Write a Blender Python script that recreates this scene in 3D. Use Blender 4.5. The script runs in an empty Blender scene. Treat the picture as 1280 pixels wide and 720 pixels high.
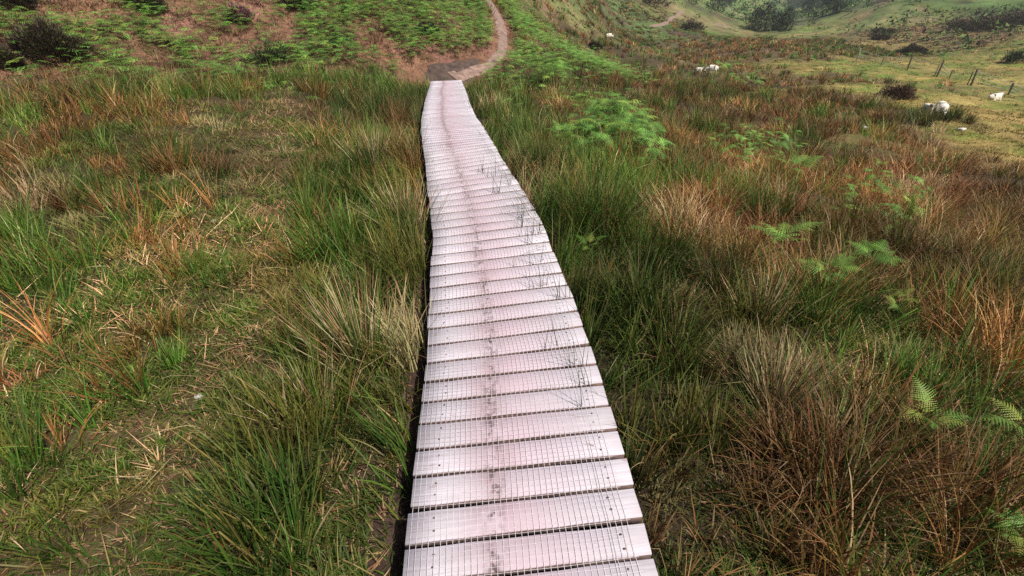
import bpy, math, random
import numpy as np
from mathutils import Vector, Matrix

rng = np.random.default_rng(11)
random.seed(5)
SC = bpy.context.scene
COL = SC.collection

# ------------------------------------------------------------------ camera, sky, sun, exposure
EYE = 1.81
PITCH = math.atan2(405.0, 640.0)
CT, ST = math.cos(PITCH), math.sin(PITCH)
cam_data = bpy.data.cameras.new('camera')
cam_data.sensor_width = 36.0
cam_data.lens = 18.0
cam_data.clip_start = 0.05
cam_data.clip_end = 8000.0
cam = bpy.data.objects.new('camera', cam_data)
COL.objects.link(cam)
cam.location = (0, 0, EYE)
cam.rotation_euler = (math.pi / 2 - PITCH, 0, 0)
SC.camera = cam

SUN_TO = Vector((0.55, -0.42, 0.95)).normalized()
SUN_EL = math.asin(SUN_TO.z)
SUN_AZ = math.atan2(SUN_TO.x, SUN_TO.y)
world = bpy.data.worlds.new('World')
SC.world = world
world.use_nodes = True
wn = world.node_tree
bgn = wn.nodes['Background']
sky = wn.nodes.new('ShaderNodeTexSky')
sky.sky_type = 'NISHITA'
sky.sun_disc = False
sky.sun_elevation = SUN_EL
sky.sun_rotation = SUN_AZ
sky.air_density = 1.0
sky.dust_density = 3.0
wn.links.new(sky.outputs['Color'], bgn.inputs['Color'])
bgn.inputs['Strength'].default_value = 0.075
sun_d = bpy.data.lights.new('sun', 'SUN')
sun_d.energy = 4.3
sun_d.angle = math.radians(1.5)
sun_d.color = (1.0, 0.94, 0.83)
sun = bpy.data.objects.new('sun', sun_d)
COL.objects.link(sun)
sun.rotation_euler = SUN_TO.to_track_quat('Z', 'Y').to_euler()
SC.view_settings.view_transform = 'Standard'
SC.view_settings.look = 'None'
SC.view_settings.gamma = 1.0
SC.view_settings.use_curve_mapping = False
SC.view_settings.exposure = 0.50
SC.cycles.max_bounces = 6
SC.cycles.diffuse_bounces = 3
SC.cycles.glossy_bounces = 2
SC.cycles.transmission_bounces = 3
SC.cycles.volume_bounces = 1
SC.cycles.transparent_max_bounces = 4
SC.cycles.use_denoising = False
HAZE = 0.00045

# ------------------------------------------------------------------ helpers
def tag(o, label=None, cat=None, group=None, kind=None):
    if label: o['label'] = label
    if cat: o['category'] = cat
    if group: o['group'] = group
    if kind: o['kind'] = kind
    return o

def empty(name, loc, rz=0.0, scale=1.0):
    o = bpy.data.objects.new(name, None)
    o.empty_display_size = 0.2
    o.location = loc
    o.rotation_euler = (0, 0, rz)
    o.scale = (scale,) * 3
    COL.objects.link(o)
    return o

def link(name, me, parent=None):
    o = bpy.data.objects.new(name, me)
    COL.objects.link(o)
    if parent is not None:
        o.parent = parent
    return o

def mesh_np(name, verts, faces_list, mat=None, cols=None, smooth=False, uv=None):
    """faces_list: list of (M,k) int arrays"""
    me = bpy.data.meshes.new(name)
    verts = np.ascontiguousarray(verts, dtype=np.float32)
    nv = len(verts)
    me.vertices.add(nv)
    me.vertices.foreach_set('co', verts.ravel())
    loops, starts = [], []
    off = 0
    for f in faces_list:
        f = np.asarray(f, dtype=np.int32)
        if not len(f):
            continue
        k = f.shape[1]
        loops.append(f.ravel())
        starts.append(off + np.arange(len(f), dtype=np.int32) * k)
        off += f.size
    loops = np.concatenate(loops)
    starts = np.concatenate(starts)
    me.loops.add(len(loops))
    me.loops.foreach_set('vertex_index', loops)
    me.polygons.add(len(starts))
    me.polygons.foreach_set('loop_start', starts)
    if smooth:
        me.polygons.foreach_set('use_smooth', np.ones(len(starts), dtype=bool))
    me.update(calc_edges=True)
    if cols is not None:
        c = np.ones((nv, 4), dtype=np.float32)
        c[:, :3] = cols
        a = me.color_attributes.new('tint', 'FLOAT_COLOR', 'POINT')
        a.data.foreach_set('color', c.ravel())
    if uv is not None:
        l = me.uv_layers.new(name='UVMap')
        l.data.foreach_set('uv', np.ascontiguousarray(uv[loops], dtype=np.float32).ravel())
    if mat is not None:
        me.materials.append(mat)
    return me

_TAB = np.random.default_rng(3).random((256, 256))
def vnoise(x, y, seed=0):
    x = np.asarray(x, float) + seed * 37.17
    y = np.asarray(y, float) + seed * 91.73
    xi = np.floor(x).astype(int); yi = np.floor(y).astype(int)
    fx = x - xi; fy = y - yi
    fx = fx * fx * (3 - 2 * fx); fy = fy * fy * (3 - 2 * fy)
    a = _TAB[xi & 255, yi & 255]; b = _TAB[(xi + 1) & 255, yi & 255]
    c = _TAB[xi & 255, (yi + 1) & 255]; d = _TAB[(xi + 1) & 255, (yi + 1) & 255]
    return (a * (1 - fx) + b * fx) * (1 - fy) + (c * (1 - fx) + d * fx) * fy
def fbm(x, y, seed=0, octv=4):
    s = 0; a = 0.5; t = 0
    for i in range(octv):
        s = s + a * vnoise(x * 2 ** i, y * 2 ** i, seed + i * 5); t += a; a *= 0.5
    return s / t
def sstep(a, b, x):
    t = np.clip((np.asarray(x, float) - a) / (b - a), 0, 1)
    return t * t * (3 - 2 * t)

# direction of the sight line through a point of the (1280 wide) photograph
def ray(px, py):
    up = 360.0 - py
    return np.array([px - 640.0, 640.0 * CT + up * ST, up * CT - 640.0 * ST])
def at_y(px, py, Y):
    d = ray(px, py)
    s = Y / d[1]
    return (d[0] * s, Y, EYE + d[2] * s)

# ------------------------------------------------------------------ boardwalk layout
_PY = np.array([-5, 5.5, 7.0, 8.5, 10.8, 12.5, 14.5, 16, 20])
_PZ = np.array([0, 0, -.13, -.33, -.55, -.66, -.80, -.86, -.95])
def deck_z(Y):
    return np.interp(Y, _PY, _PZ)
def on_deck(px, py):
    d = ray(px, py)
    z = 0.0
    for _ in range(60):
        Y = (z - EYE) * d[1] / d[2]
        z = 0.5 * z + 0.5 * deck_z(Y)
    s = Y / d[1]
    return np.array([d[0] * s, Y, z])

GAPS = [((503, 733), (817.4, 694.4)), ((507.4, 683.3), (805.5, 648.7)), ((512, 637.3), (792, 607.6)),
        ((516.5, 596), (781.5, 569.6)), ((521, 562.4), (771, 536.4)), ((524, 529.7), (761.6, 506.2)),
        ((527.6, 502.8), (754, 479.4)), ((530.5, 477), (745.4, 454)), ((533, 454), (737.5, 430)),
        ((533.8, 432), (728.5, 407.8)), ((535, 411.4), (722, 388.6)), ((535.4, 393.4), (716, 371.6)),
        ((536.4, 376.4), (708.3, 355.4)), ((537.5, 360.3), (702, 340.3)), ((538, 345.8), (696.6, 326.6)),
        ((538.8, 332.5), (691, 314.2)), ((539.5, 319.7), (687, 302)), ((540.6, 307.7), (683.3, 291)),
        ((541, 297.2), (678.5, 280.2)), ((540.3, 287), (674.2, 270.8)), ((538.8, 277.6), (668.2, 262)),
        ((537.8, 268.9), (662.6, 253.2)), ((537.4, 260.9), (657.9, 245)), ((536.7, 253.1), (653.2, 237.2)),
        ((535.6, 245.8), (648.7, 230)), ((534.8, 238.8), (644.2, 223.2)), ((534, 232.3), (640, 217)),
        ((533.4, 226.4), (636, 211)), ((533, 220.9), (632.4, 205.6)), ((532.6, 215.8), (629.2, 200.9)),
        ((532.2, 211), (626.5, 196.5)), ((532, 206.4), (624.3, 192.3)), ((531.6, 202), (622.3, 188.4))]
FAR_L = [(531.6, 202), (529.5, 190), (528, 180), (526.8, 166), (526.3, 150), (529, 138), (530.8, 127), (535.4, 112), (537.5, 106), (538.3, 101.5)]
FAR_R = [(622.3, 188.4), (617, 180), (603.7, 157.5), (595, 146), (590.5, 136), (587.5, 130), (585, 120), (581, 110), (576.5, 99.8)]
GL = [on_deck(*a) for a, b in GAPS]
GR = [on_deck(*b) for a, b in GAPS]
stepL = (GL[0] - GL[6]) / 6; stepR = (GR[0] - GR[6]) / 6
for _ in range(5):
    GL.insert(0, GL[0] + stepL); GR.insert(0, GR[0] + stepR)
def resample(pts, n):
    p = np.array(pts); d = np.r_[0, np.cumsum(np.linalg.norm(np.diff(p, axis=0), axis=1))]
    s = np.linspace(0, d[-1], n)
    return np.stack([np.interp(s, d, p[:, k]) for k in range(3)], 1), d[-1]
fl = [on_deck(*p) for p in FAR_L]; fr = [on_deck(*p) for p in FAR_R]
_, len_l = resample(fl, 5)
NF = min(int(round(len_l / 0.15)) + 1, 101 - len(GL))
rl, _ = resample(fl, NF); rr, _ = resample(fr, NF)
GL = np.array(GL + list(rl[1:])); GR = np.array(GR + list(rr[1:]))
NG = len(GL)
MID = (GL + GR) / 2
def deck_dist(x, y):
    """signed lateral offset from the deck's left and right edges (positive = outside)"""
    yy = np.clip(y, MID[0, 1], MID[-1, 1])
    xl = np.interp(yy, GL[:, 1], GL[:, 0]); xr = np.interp(yy, GR[:, 1], GR[:, 0])
    past = np.maximum(np.maximum(y - MID[-1, 1], MID[0, 1] - y), 0)
    left = xl - x; right = x - xr
    lat = np.maximum(left, right)
    return np.where(past > 0, np.hypot(np.maximum(lat, 0), past), lat), left, right

# ------------------------------------------------------------------ the lie of the land
CP = []
def cz(x, y, z): CP.append((x, y, z))
def cp(px, py, Y): CP.append(at_y(px, py, Y))
for i in range(0, NG, 7):
    cz(GL[i, 0] - .3, GL[i, 1], GL[i, 2] - .2); cz(GR[i, 0] + .3, GR[i, 1], GR[i, 2] - .22)
for x, y, z in [(-1.5, 1, -.2), (-3, 1, -.2), (-2, 3, -.22), (-4, 4, -.2), (-7, 6, -.1), (-3, 7, -.3), (-6, 9, -.1), (-1.6, 10, -.6), (-4, 11, -.5),
                (1.6, 1, -.3), (3, 1.5, -.5), (1.8, 3.6, -.42), (4.6, 3.74, -.85), (2.2, 6, -.55), (5, 7, -1.15), (2.5, 10, -1.0), (8, 8, -1.7)]:
    cz(x, y, z)
# left hillside
for a in [(60, 85, 11), (60, 40, 12.6), (60, 0, 14.4), (180, 85, 12.2), (300, 85, 13.3), (300, 40, 15.2), (300, 0, 17.2), (430, 88, 14), (440, 40, 16.2), (440, 0, 18.8),
          (530, 90, 15), (540, 45, 17.5), (540, 0, 21), (600, 90, 16), (625, 65, 18.5), (630, 40, 21.5), (618, 0, 27), (60, -150, 20), (300, -150, 27), (540, -120, 36), (60, -500, 34), (300, -500, 48), (540, -400, 75)]:
    cp(*a)
# middle and right
for a in [(650, 100, 15.5), (680, 80, 19), (650, 30, 25), (700, 60, 27), (700, 30, 40), (720, 0, 58), (760, 110, 17), (760, 50, 58), (765, 20, 82), (800, 60, 47), (790, 0, 105),
          (850, 32, 92), (850, 10, 120), (900, 200, 9.6), (887, 95, 38), (900, 40, 105), (900, 10, 170), (950, 60, 62), (960, 35, 125), (960, 5, 230), (1000, 130, 21), (1000, 45, 95), (1010, 25, 150),
          (1015, 5, 330), (1035, 0, 400), (1080, 75, 50), (1130, 110, 27), (1171, 142, 21), (1242, 124, 33), (1280, 225, 10.8), (1134, 97, 42), (1071, 76, 51), (1214, 108, 36), (1260, 121, 32),
          (1250, 78, 50), (1200, 66, 60), (1150, 65, 68), (1270, 45, 66), (1200, 45, 82), (1100, 42, 90), (1060, 38, 105), (1100, 15, 112), (1200, 20, 100), (1270, 20, 90), (1200, 0, 112), (1280, 0, 104), (1060, 0, 190),
          (720, -100, 120), (850, -80, 230), (950, -80, 420), (1015, -60, 700), (1100, -90, 300), (1200, -120, 180), (1280, -120, 160), (850, -300, 400), (1015, -160, 1200), (1200, -350, 330)]:
    cp(*a)
CP = np.array(CP)
def warp(x, y):
    r = np.maximum(np.hypot(x, y), 0.8)
    return np.stack([np.clip(np.arctan2(x, y), -1.35, 1.35) * 1.6, np.log(r)], -1), r
def _phi(d2):
    return 0.5 * d2 * np.log(d2 + 1e-9)
_P, _R = warp(CP[:, 0], CP[:, 1])
_V = CP[:, 2] / (_R + 4)
_K = _phi(((_P[:, None] - _P[None]) ** 2).sum(-1)) + np.eye(len(_P)) * 4e-4
_Q = np.c_[np.ones(len(_P)), _P]
_A = np.block([[_K, _Q], [_Q.T, np.zeros((3, 3))]])
_W = np.linalg.solve(_A, np.r_[_V, 0, 0, 0])
NA, NR = 900, 420
R0, R1 = 0.25, 900.0
AZ = np.linspace(-math.pi, math.pi, NA)
# finer in front of the viewer
_t = np.linspace(-1, 1, NA)
AZ = math.pi * (0.42 * _t + 0.58 * _t ** 5)
LR = np.linspace(math.log(R0), math.log(R1), NR)
ga, gl = np.meshgrid(AZ, LR, indexing='ij')
gx = np.sin(ga) * np.exp(gl); gy = np.cos(ga) * np.exp(gl)
def base_h(x, y, az):
    p, r = warp(x, y)
    out = np.zeros(len(x))
    for s in range(0, len(x), 40000):
        q = p[s:s + 40000]
        out[s:s + 40000] = _phi(((q[:, None] - _P[None]) ** 2).sum(-1)) @ _W[:len(_P)] + np.c_[np.ones(len(q)), q] @ _W[len(_P):]
    return out * (r + 4)
gz = base_h(gx.ravel(), gy.ravel(), ga.ravel()).reshape(NA, NR)
half = NA // 2
bw = sstep(1.4, math.pi, np.abs(ga))
gz = gz * (1 - bw) + (0.5 * (gz + gz[::-1])) * bw
rr_ = np.exp(gl)
bump = (fbm(gx * 1.3, gy * 1.3, 1, 3) - .5) * 0.16 + (fbm(gx * .35, gy * .35, 4, 3) - .5) * 0.35 * sstep(3, 14, rr_)
bump += (fbm(gx * .06, gy * .06, 7, 4) - .5) * 3.0 * sstep(30, 140, rr_) + (fbm(gx * .012, gy * .012, 9, 4) - .5) * 22 * sstep(180, 700, rr_)
gz = gz + bump
gz = np.where(gz > 6, 6 + 16 * (1 - np.exp(-(gz - 6) / 16)), gz)
dd, dl, dr = deck_dist(gx, gy)
dz_here = deck_z(gy) - 0.2 + .10 * sstep(0, .08, dl) * sstep(9, 6, gy)
k = sstep(1.5, 0.45, dd) * sstep(16.2, 15.0, gy)
gz = gz * (1 - k) + np.minimum(gz * .25 + dz_here * .75, dz_here + .02) * k
trench = sstep(.0, .06, dl) * sstep(.3, .14, dl) * sstep(9, 6, gy) * sstep(-1, 0, gy)
gz -= .015 * trench

def lookup(arr, x, y):
    a = np.arctan2(x, y); l = np.log(np.clip(np.hypot(x, y), R0 * 1.01, R1 * .99))
    i = np.clip(np.searchsorted(AZ, a) - 1, 0, NA - 2); fa = (a - AZ[i]) / (AZ[i + 1] - AZ[i])
    fj = (l - LR[0]) / (LR[1] - LR[0]); j = np.clip(fj.astype(int), 0, NR - 2); fj = fj - j
    return (arr[i, j] * (1 - fj) + arr[i, j + 1] * fj) * (1 - fa) + (arr[i + 1, j] * (1 - fj) + arr[i + 1, j + 1] * fj) * fa
def H(x, y):
    return lookup(gz, np.atleast_1d(np.asarray(x, float)), np.atleast_1d(np.asarray(y, float)))
_MARCH = np.exp(np.linspace(math.log(.5), math.log(880), 2400))
def ground(px, py):
    """where the sight line through that spot of the photo meets the land"""
    d = ray(px, py); d = d / math.hypot(d[0], d[1])
    g = H(d[0] * _MARCH, d[1] * _MARCH); zr = EYE + d[2] * _MARCH
    hit = np.nonzero(zr < g)[0]
    t = _MARCH[hit[0]] if len(hit) else _MARCH[-1]
    return np.array([d[0] * t, d[1] * t, float(H(d[0] * t, d[1] * t)[0])])

# ------------------------------------------------------------------ what grows where: rush, brown grass, short grass, straw, pasture, hill
KINDS = ['rush', 'brown', 'short', 'straw', 'pasture', 'hill']
VEG = [  # x, y in the photo, then weights
 (30,120,.3,.4,.3,0,0,0),(150,120,.45,.35,.2,0,0,0),(300,110,.45,.3,.25,0,0,0),(420,110,.85,.15,0,0,0,0),(500,130,.9,.1,0,0,0,0),
 (350,150,.1,.1,.6,.2,0,0),(30,250,.1,.6,.3,0,0,0),(150,230,.25,.4,.35,0,0,0),(250,220,.1,.4,.5,0,0,0),(330,210,0,.1,.45,.45,0,0),
 (400,230,.9,.1,0,0,0,0),(480,230,.75,.25,0,0,0,0),(60,360,.4,.2,.4,0,0,0),(150,380,.1,.5,.2,.2,0,0),(230,330,.05,.25,.45,.25,0,0),
 (315,300,0,.05,.2,.75,0,0),(380,320,.9,.1,0,0,0,0),(440,400,.85,.15,0,0,0,0),(60,480,.1,.3,.4,.2,0,0),(180,450,.1,.2,.5,.2,0,0),
 (285,430,0,.05,.3,.65,0,0),(350,450,.9,0,.1,0,0,0),(430,560,.75,0,.25,0,0,0),(60,620,.1,.05,.6,.25,0,0),(200,600,.2,.05,.5,.25,0,0),
 (240,540,0,.05,.3,.65,0,0),(320,600,.8,0,.2,0,0,0),(420,680,.4,0,.4,.2,0,0),(100,700,.2,.05,.55,.2,0,0),
 (620,130,.95,.05,0,0,0,0),(660,200,.95,.05,0,0,0,0),(720,260,.95,.05,0,0,0,0),(780,330,.9,.1,0,0,0,0),(800,450,.9,.1,0,0,0,0),
 (840,600,.6,.05,.35,0,0,0),(700,110,.6,.4,0,0,0,0),(760,110,.4,.6,0,0,0,0),(850,110,.5,.5,0,0,0,0),(950,110,.4,.6,0,0,0,0),
 (1050,125,.1,.9,0,0,0,0),(1130,150,.55,.45,0,0,0,0),(900,160,.35,.65,0,0,0,0),(850,200,.2,.8,0,0,0,0),(950,230,.15,.85,0,0,0,0),
 (1050,200,.2,.8,0,0,0,0),(1150,220,.1,.9,0,0,0,0),(1250,260,.05,.95,0,0,0,0),(880,290,.4,.6,0,0,0,0),(960,330,.3,.7,0,0,0,0),
 (1060,340,.5,.5,0,0,0,0),(1150,330,.2,.8,0,0,0,0),(1250,350,.1,.9,0,0,0,0),(900,400,.6,.4,0,0,0,0),(980,450,.4,.5,0,.1,0,0),
 (1050,420,.5,.5,0,0,0,0),(1150,440,.35,.65,0,0,0,0),(1250,450,.35,.65,0,0,0,0),(900,520,.6,.35,.05,0,0,0),(1020,520,.5,.25,.05,.2,0,0),
 (1120,530,.5,.45,0,.05,0,0),(1230,540,.25,.7,0,.05,0,0),(900,640,.1,.2,.4,.3,0,0),(1000,620,.45,.35,.1,.1,0,0),(1080,600,.25,.4,.1,.25,0,0),
 (1100,690,.4,.2,.15,.25,0,0),(1200,650,.15,.45,.1,.3,0,0),(850,700,.05,.1,.45,.4,0,0),
 (700,75,.45,.55,0,0,0,0),(800,80,.6,.4,0,0,0,0),(900,62,.1,.9,0,0,0,0),(1000,70,.3,.7,0,0,0,0),(1060,62,.85,.15,0,0,0,0),(760,55,.5,.5,0,0,0,0),
 (850,60,.6,.4,0,0,0,0),(960,52,.2,.8,0,0,0,0),(1020,52,.8,.2,0,0,0,0),(1090,110,0,0,0,0,1,0),(1130,118,0,0,0,0,1,0),(1180,160,0,0,0,0,1,0),(1200,180,0,0,0,0,1,0),(1270,205,0,0,0,0,1,0),
 (1250,100,0,0,0,0,1,0),(1180,125,0,0,0,0,1,0),(1100,90,0,0,0,0,1,0),(1020,112,0,0,0,0,1,0),(1240,150,0,0,0,0,1,0),(1255,75,0,0,0,0,1,0),(1160,85,0,0,0,0,1,0),
 (1090,60,0,0,0,0,.6,.4),(1200,50,0,0,0,0,.4,.6),(1100,142,.5,.5,0,0,0,0),(1165,175,.3,.7,0,0,0,0),(1230,225,.1,.9,0,0,0,0),(1060,135,.3,.7,0,0,0,0),(990,105,.3,.7,0,0,0,0),(1070,100,.3,.6,0,0,.1,0),
 (60,70,0,0,0,0,0,1),(180,75,0,0,0,0,0,1),(300,75,0,0,0,0,0,1),(420,78,0,0,0,0,0,1),(520,80,0,0,0,0,0,1),(600,95,0,0,.2,0,0,.8),(650,90,.2,.2,0,0,0,.6),(690,60,0,0,0,0,0,1),
 (60,20,0,0,0,0,0,1),(300,20,0,0,0,0,0,1),(540,20,0,0,0,0,0,1),(740,35,0,.3,0,0,0,.7),(820,42,0,.2,0,0,0,.8),(880,45,0,.2,0,0,0,.8),(960,30,0,0,0,0,0,1),(1060,38,0,0,0,0,.3,.7),(1200,10,0,0,0,0,0,1),(700,5,0,0,0,0,0,1),(900,5,0,0,0,0,0,1),
]
_vp = []
for v in VEG:
    g = ground(v[0], v[1]); w, _ = warp(np.array([g[0]]), np.array([g[1]]))
    _vp.append(w[0] * np.array([1.0, 1.3]))
_vp = np.array(_vp); _vw = np.array([v[2:] for v in VEG], float)
def idw(x, y, P, Wt, power=2.0, jitter=0.10, seed=20):
    q, r = warp(x, y)
    q = q * np.array([1.0, 1.3])
    s = 1.0 / np.maximum(r, 1) * 9
    j = 2.2 / np.maximum(r, 2) ** .5
    q = q + np.stack([(fbm(x * j, y * j, seed, 4) - .5), (fbm(x * j, y * j, seed + 3, 4) - .5)], -1) * jitter * 4
    out = np.zeros((len(x), Wt.shape[1]))
    for s0 in range(0, len(x), 30000):
        d2 = ((q[s0:s0 + 30000, None] - P[None]) ** 2).sum(-1) + 1e-5
        w = d2 ** (-power)
        out[s0:s0 + 30000] = (w @ Wt) / w.sum(1, keepdims=True)
    return out
def veg(x, y):
    return idw(x, y, _vp, _vw, power=2.2)
BRK = [(20,60,.1),(60,20,.25),(100,70,.1),(165,30,.9),(190,52,1),(150,45,.8),(250,50,.55),(270,25,.3),(330,40,.1),(370,45,.9),(360,70,.5),(420,20,.9),(460,30,1),(500,50,.7),(520,20,.9),(570,30,1),
       (560,60,.5),(600,15,.9),(600,45,.9),(440,65,.3),(520,75,.4),(330,75,.25),(220,80,.1),(100,10,.1),(300,5,.2),(650,30,.9),(670,50,1),(640,45,.8),(690,80,.8),(660,75,.9),(700,60,.3),(720,45,.4),(740,15,.8),(790,25,.8),
       (700,20,.5),(760,35,.2),(830,15,.3),(900,45,.6),(940,10,.8),(980,20,.8),(960,0,.8),(880,10,.5),(1050,25,.5),(1150,10,.7),(1250,5,.8),(1270,22,.1),(1260,60,.8),(1230,70,.7),(1200,75,.5),(1100,40,.1),(1150,60,.05),(1180,40,.2),(1090,20,.6)]
_bp = np.array([warp(*[np.array([c]) for c in ground(a, b)[:2]])[0][0] * np.array([1.0, 1.3]) for a, b, c in BRK]); _bw = np.array([[c] for a, b, c in BRK])
def bracken_d(x, y):
    return idw(x, y, _bp, _bw, power=2.0, jitter=.08, seed=40)[:, 0]

# ------------------------------------------------------------------ materials
def new_mat(name):
    m = bpy.data.materials.new(name); m.use_nodes = True
    nt = m.node_tree
    return m, nt, nt.nodes, nt.links, nt.nodes['Principled BSDF']

def plain(name, col, rough=.7, metal=0.0, noise=0.25, scale=20.0, bump=0.0):
    m, nt, N, L, b = new_mat(name)
    tc = N.new('ShaderNodeTexCoord'); nz = N.new('ShaderNodeTexNoise'); nz.inputs['Scale'].default_value = scale; nz.inputs['Detail'].default_value = 5
    L.new(tc.outputs['Object'], nz.inputs['Vector'])
    mr = N.new('ShaderNodeMapRange'); mr.inputs['From Min'].default_value = .3; mr.inputs['From Max'].default_value = .7
    mr.inputs['To Min'].default_value = 1 - noise; mr.inputs['To Max'].default_value = 1 + noise
    L.new(nz.outputs['Fac'], mr.inputs['Value'])
    mx = N.new('ShaderNodeMix'); mx.data_type = 'RGBA'; mx.blend_type = 'MULTIPLY'; mx.inputs['Factor'].default_value = 1
    mx.inputs[6].default_value = (*col, 1); L.new(mr.outputs['Result'], mx.inputs[7])
    L.new(mx.outputs[2], b.inputs['Base Color'])
    b.inputs['Roughness'].default_value = rough; b.inputs['Metallic'].default_value = metal
    if bump:
        bp = N.new('ShaderNodeBump'); bp.inputs['Strength'].default_value = bump; bp.inputs['Distance'].default_value = .02
        L.new(nz.outputs['Fac'], bp.inputs['Height']); L.new(bp.outputs['Normal'], b.inputs['Normal'])
    return m

def leaf_mat(name, rough=.55, trans=.25, spec=.35):
    m, nt, N, L, b = new_mat(name)
    at = N.new('ShaderNodeVertexColor'); at.layer_name = 'tint'
    L.new(at.outputs['Color'], b.inputs['Base Color'])
    b.inputs['Roughness'].default_value = rough
    b.inputs['Specular IOR Level'].default_value = spec
    tr = N.new('ShaderNodeBsdfTranslucent'); L.new(at.outputs['Color'], tr.inputs['Color'])
    mx = N.new('ShaderNodeMixShader'); mx.inputs['Fac'].default_value = trans
    L.new(b.outputs['BSDF'], mx.inputs[1]); L.new(tr.outputs['BSDF'], mx.inputs[2])
    L.new(mx.outputs['Shader'], N['Material Output'].inputs['Surface'])
    return m
M_BLADE = leaf_mat('grass blades', .55, .18, .22)
M_FERN = leaf_mat('bracken leaf', .55, .3, .3)
M_BUSH = leaf_mat('heather leaf', .7, .15, .2)

def ground_mat():
    m, nt, N, L, b = new_mat('moorland soil and turf')
    at = N.new('ShaderNodeVertexColor'); at.layer_name = 'tint'
    tc = N.new('ShaderNodeTexCoord')
    def noise(scale, det=6, rough=.65):
        n = N.new('ShaderNodeTexNoise'); n.inputs['Scale'].default_value = scale; n.inputs['Detail'].default_value = det; n.inputs['Roughness'].default_value = rough
        L.new(tc.outputs['Object'], n.inputs['Vector']); return n
    n1 = noise(7, 8, .75); n2 = noise(.35, 8, .7); n3 = noise(.03, 8, .7)
    def ramp(n, lo, hi):
        r = N.new('ShaderNodeMapRange'); r.inputs['From Min'].default_value = .32; r.inputs['From Max'].default_value = .68; r.inputs['To Min'].default_value = lo; r.inputs['To Max'].default_value = hi
        L.new(n.outputs['Fac'], r.inputs['Value']); return r
    r1 = ramp(n1, .45, 1.6); r2 = ramp(n2, .6, 1.4); r3 = ramp(n3, .75, 1.3)
    def mul(a, bb):
        q = N.new('ShaderNodeMath'); q.operation = 'MULTIPLY'; L.new(a, q.inputs[0]); L.new(bb, q.inputs[1]); return q.outputs[0]
    f = mul(mul(r1.outputs['Result'], r2.outputs['Result']), r3.outputs['Result'])
    mx = N.new('ShaderNodeMix'); mx.data_type = 'RGBA'; mx.blend_type = 'MULTIPLY'; mx.inputs['Factor'].default_value = 1
    L.new(at.outputs['Color'], mx.inputs[6]); L.new(f, mx.inputs[7])
    # dry flecks
    n4 = noise(23, 4, .6)
    r4 = N.new('ShaderNodeMapRange'); r4.inputs['From Min'].default_value = .62; r4.inputs['From Max'].default_value = .72; r4.inputs['To Max'].default_value = .45
    L.new(n4.outputs['Fac'], r4.inputs['Value'])
    m2 = N.new('ShaderNodeMix'); m2.data_type = 'RGBA'; L.new(r4.outputs['Result'], m2.inputs['Factor']); L.new(mx.outputs[2], m2.inputs[6])
    m2.inputs[7].default_value = (.2, .13, .08, 1)
    L.new(m2.outputs[2], b.inputs['Base Color'])
    b.inputs['Roughness'].default_value = .95; b.inputs['Specular IOR Level'].default_value = .15
    bp = N.new('ShaderNodeBump'); bp.inputs['Strength'].default_value = .8; bp.inputs['Distance'].default_value = .06
    L.new(n1.outputs['Fac'], bp.inputs['Height']); L.new(bp.outputs['Normal'], b.inputs['Normal'])
    return m

# ------------------------------------------------------------------ ground
fx, fy = gx.ravel(), gy.ravel()
w = veg(fx, fy); bd = bracken_d(fx, fy)
far = sstep(22, 60, np.hypot(fx, fy))[:, None]
n_a = fbm(fx * .8, fy * .8, 60, 4)[:, None]
soil = np.array([.042, .030, .018]); 
c_hill = np.array([.185, .095, .062]) * (.75 + .5 * n_a) + (n_a > .58) * np.array([.03, .005, .02])
hn = fbm(fx * .07, fy * .07, 301, 5)[:, None]
hfar = np.array([.055, .038, .032]) * sstep(.50, .42, hn) + np.array([.12, .13, .040]) * sstep(.42, .50, hn) * sstep(.60, .54, hn) + np.array([.19, .145, .08]) * sstep(.54, .60, hn)
c_hill = c_hill * (1 - far) + far * hfar
c_past = np.array([.29, .205, .070]) * (1 - sstep(.45, .65, n_a)) + np.array([.15, .165, .032]) * sstep(.45, .65, n_a)
c_rush = soil * (1 - far) + far * np.array([.055, .05, .022])
c_brn = soil * 1.2 * (1 - far) + far * np.array([.095, .062, .034])
c_short = np.array([.036, .036, .012]) + 0 * n_a
c_straw = np.array([.15, .085, .050]) * (.7 + .6 * n_a)
cg = w[:, :1] * c_rush + w[:, 1:2] * c_brn + w[:, 2:3] * c_short + w[:, 3:4] * c_straw + w[:, 4:5] * c_past + w[:, 5:6] * c_hill
green = np.array([.085, .15, .045])
bm = (bd * np.clip(w[:, 5] + w[:, 4] * .5, 0, 1) * sstep(14, 40, np.hypot(fx, fy)))[:, None]
bm = bm * sstep(.35, .55, fbm(fx * .25, fy * .25, 71, 4) + .25 * (bd - .5))[:, None]
cg = cg * (1 - bm) + green * bm
ddv, dlv, drv = deck_dist(fx, fy)
sd = (sstep(.45, .2, ddv))[:, None]
pt = (sstep(0, .06, dlv) * sstep(.4, .3, dlv))[:, None]
cg = cg * (1 - sd) + (soil * .8 * (1 - pt) + pt * np.array([.075, .046, .036]) * (.35 + 1.3 * fbm(fx * 9, fy * 9, 66, 3)[:, None])) * sd
idx = np.arange(NA * NR).reshape(NA, NR)
q = np.stack([idx[:-1, :-1], idx[:-1, 1:], idx[1:, 1:], idx[1:, :-1]], -1).reshape(-1, 4)[:, ::-1]
gv = np.stack([fx, fy, gz.ravel()], 1)
cen = np.array([[0, 0, float(gz[:, 0].mean())]])
gv = np.r_[gv, cen]; cg = np.r_[cg, cg[:1]]
fan = np.stack([idx[:-1, 0], idx[1:, 0], np.full(NA - 1, NA * NR)], 1)
ground_o = link('ground', mesh_np('ground', gv, [q[:, ::-1], fan[:, ::-1]], ground_mat(), cg, smooth=True))
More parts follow.
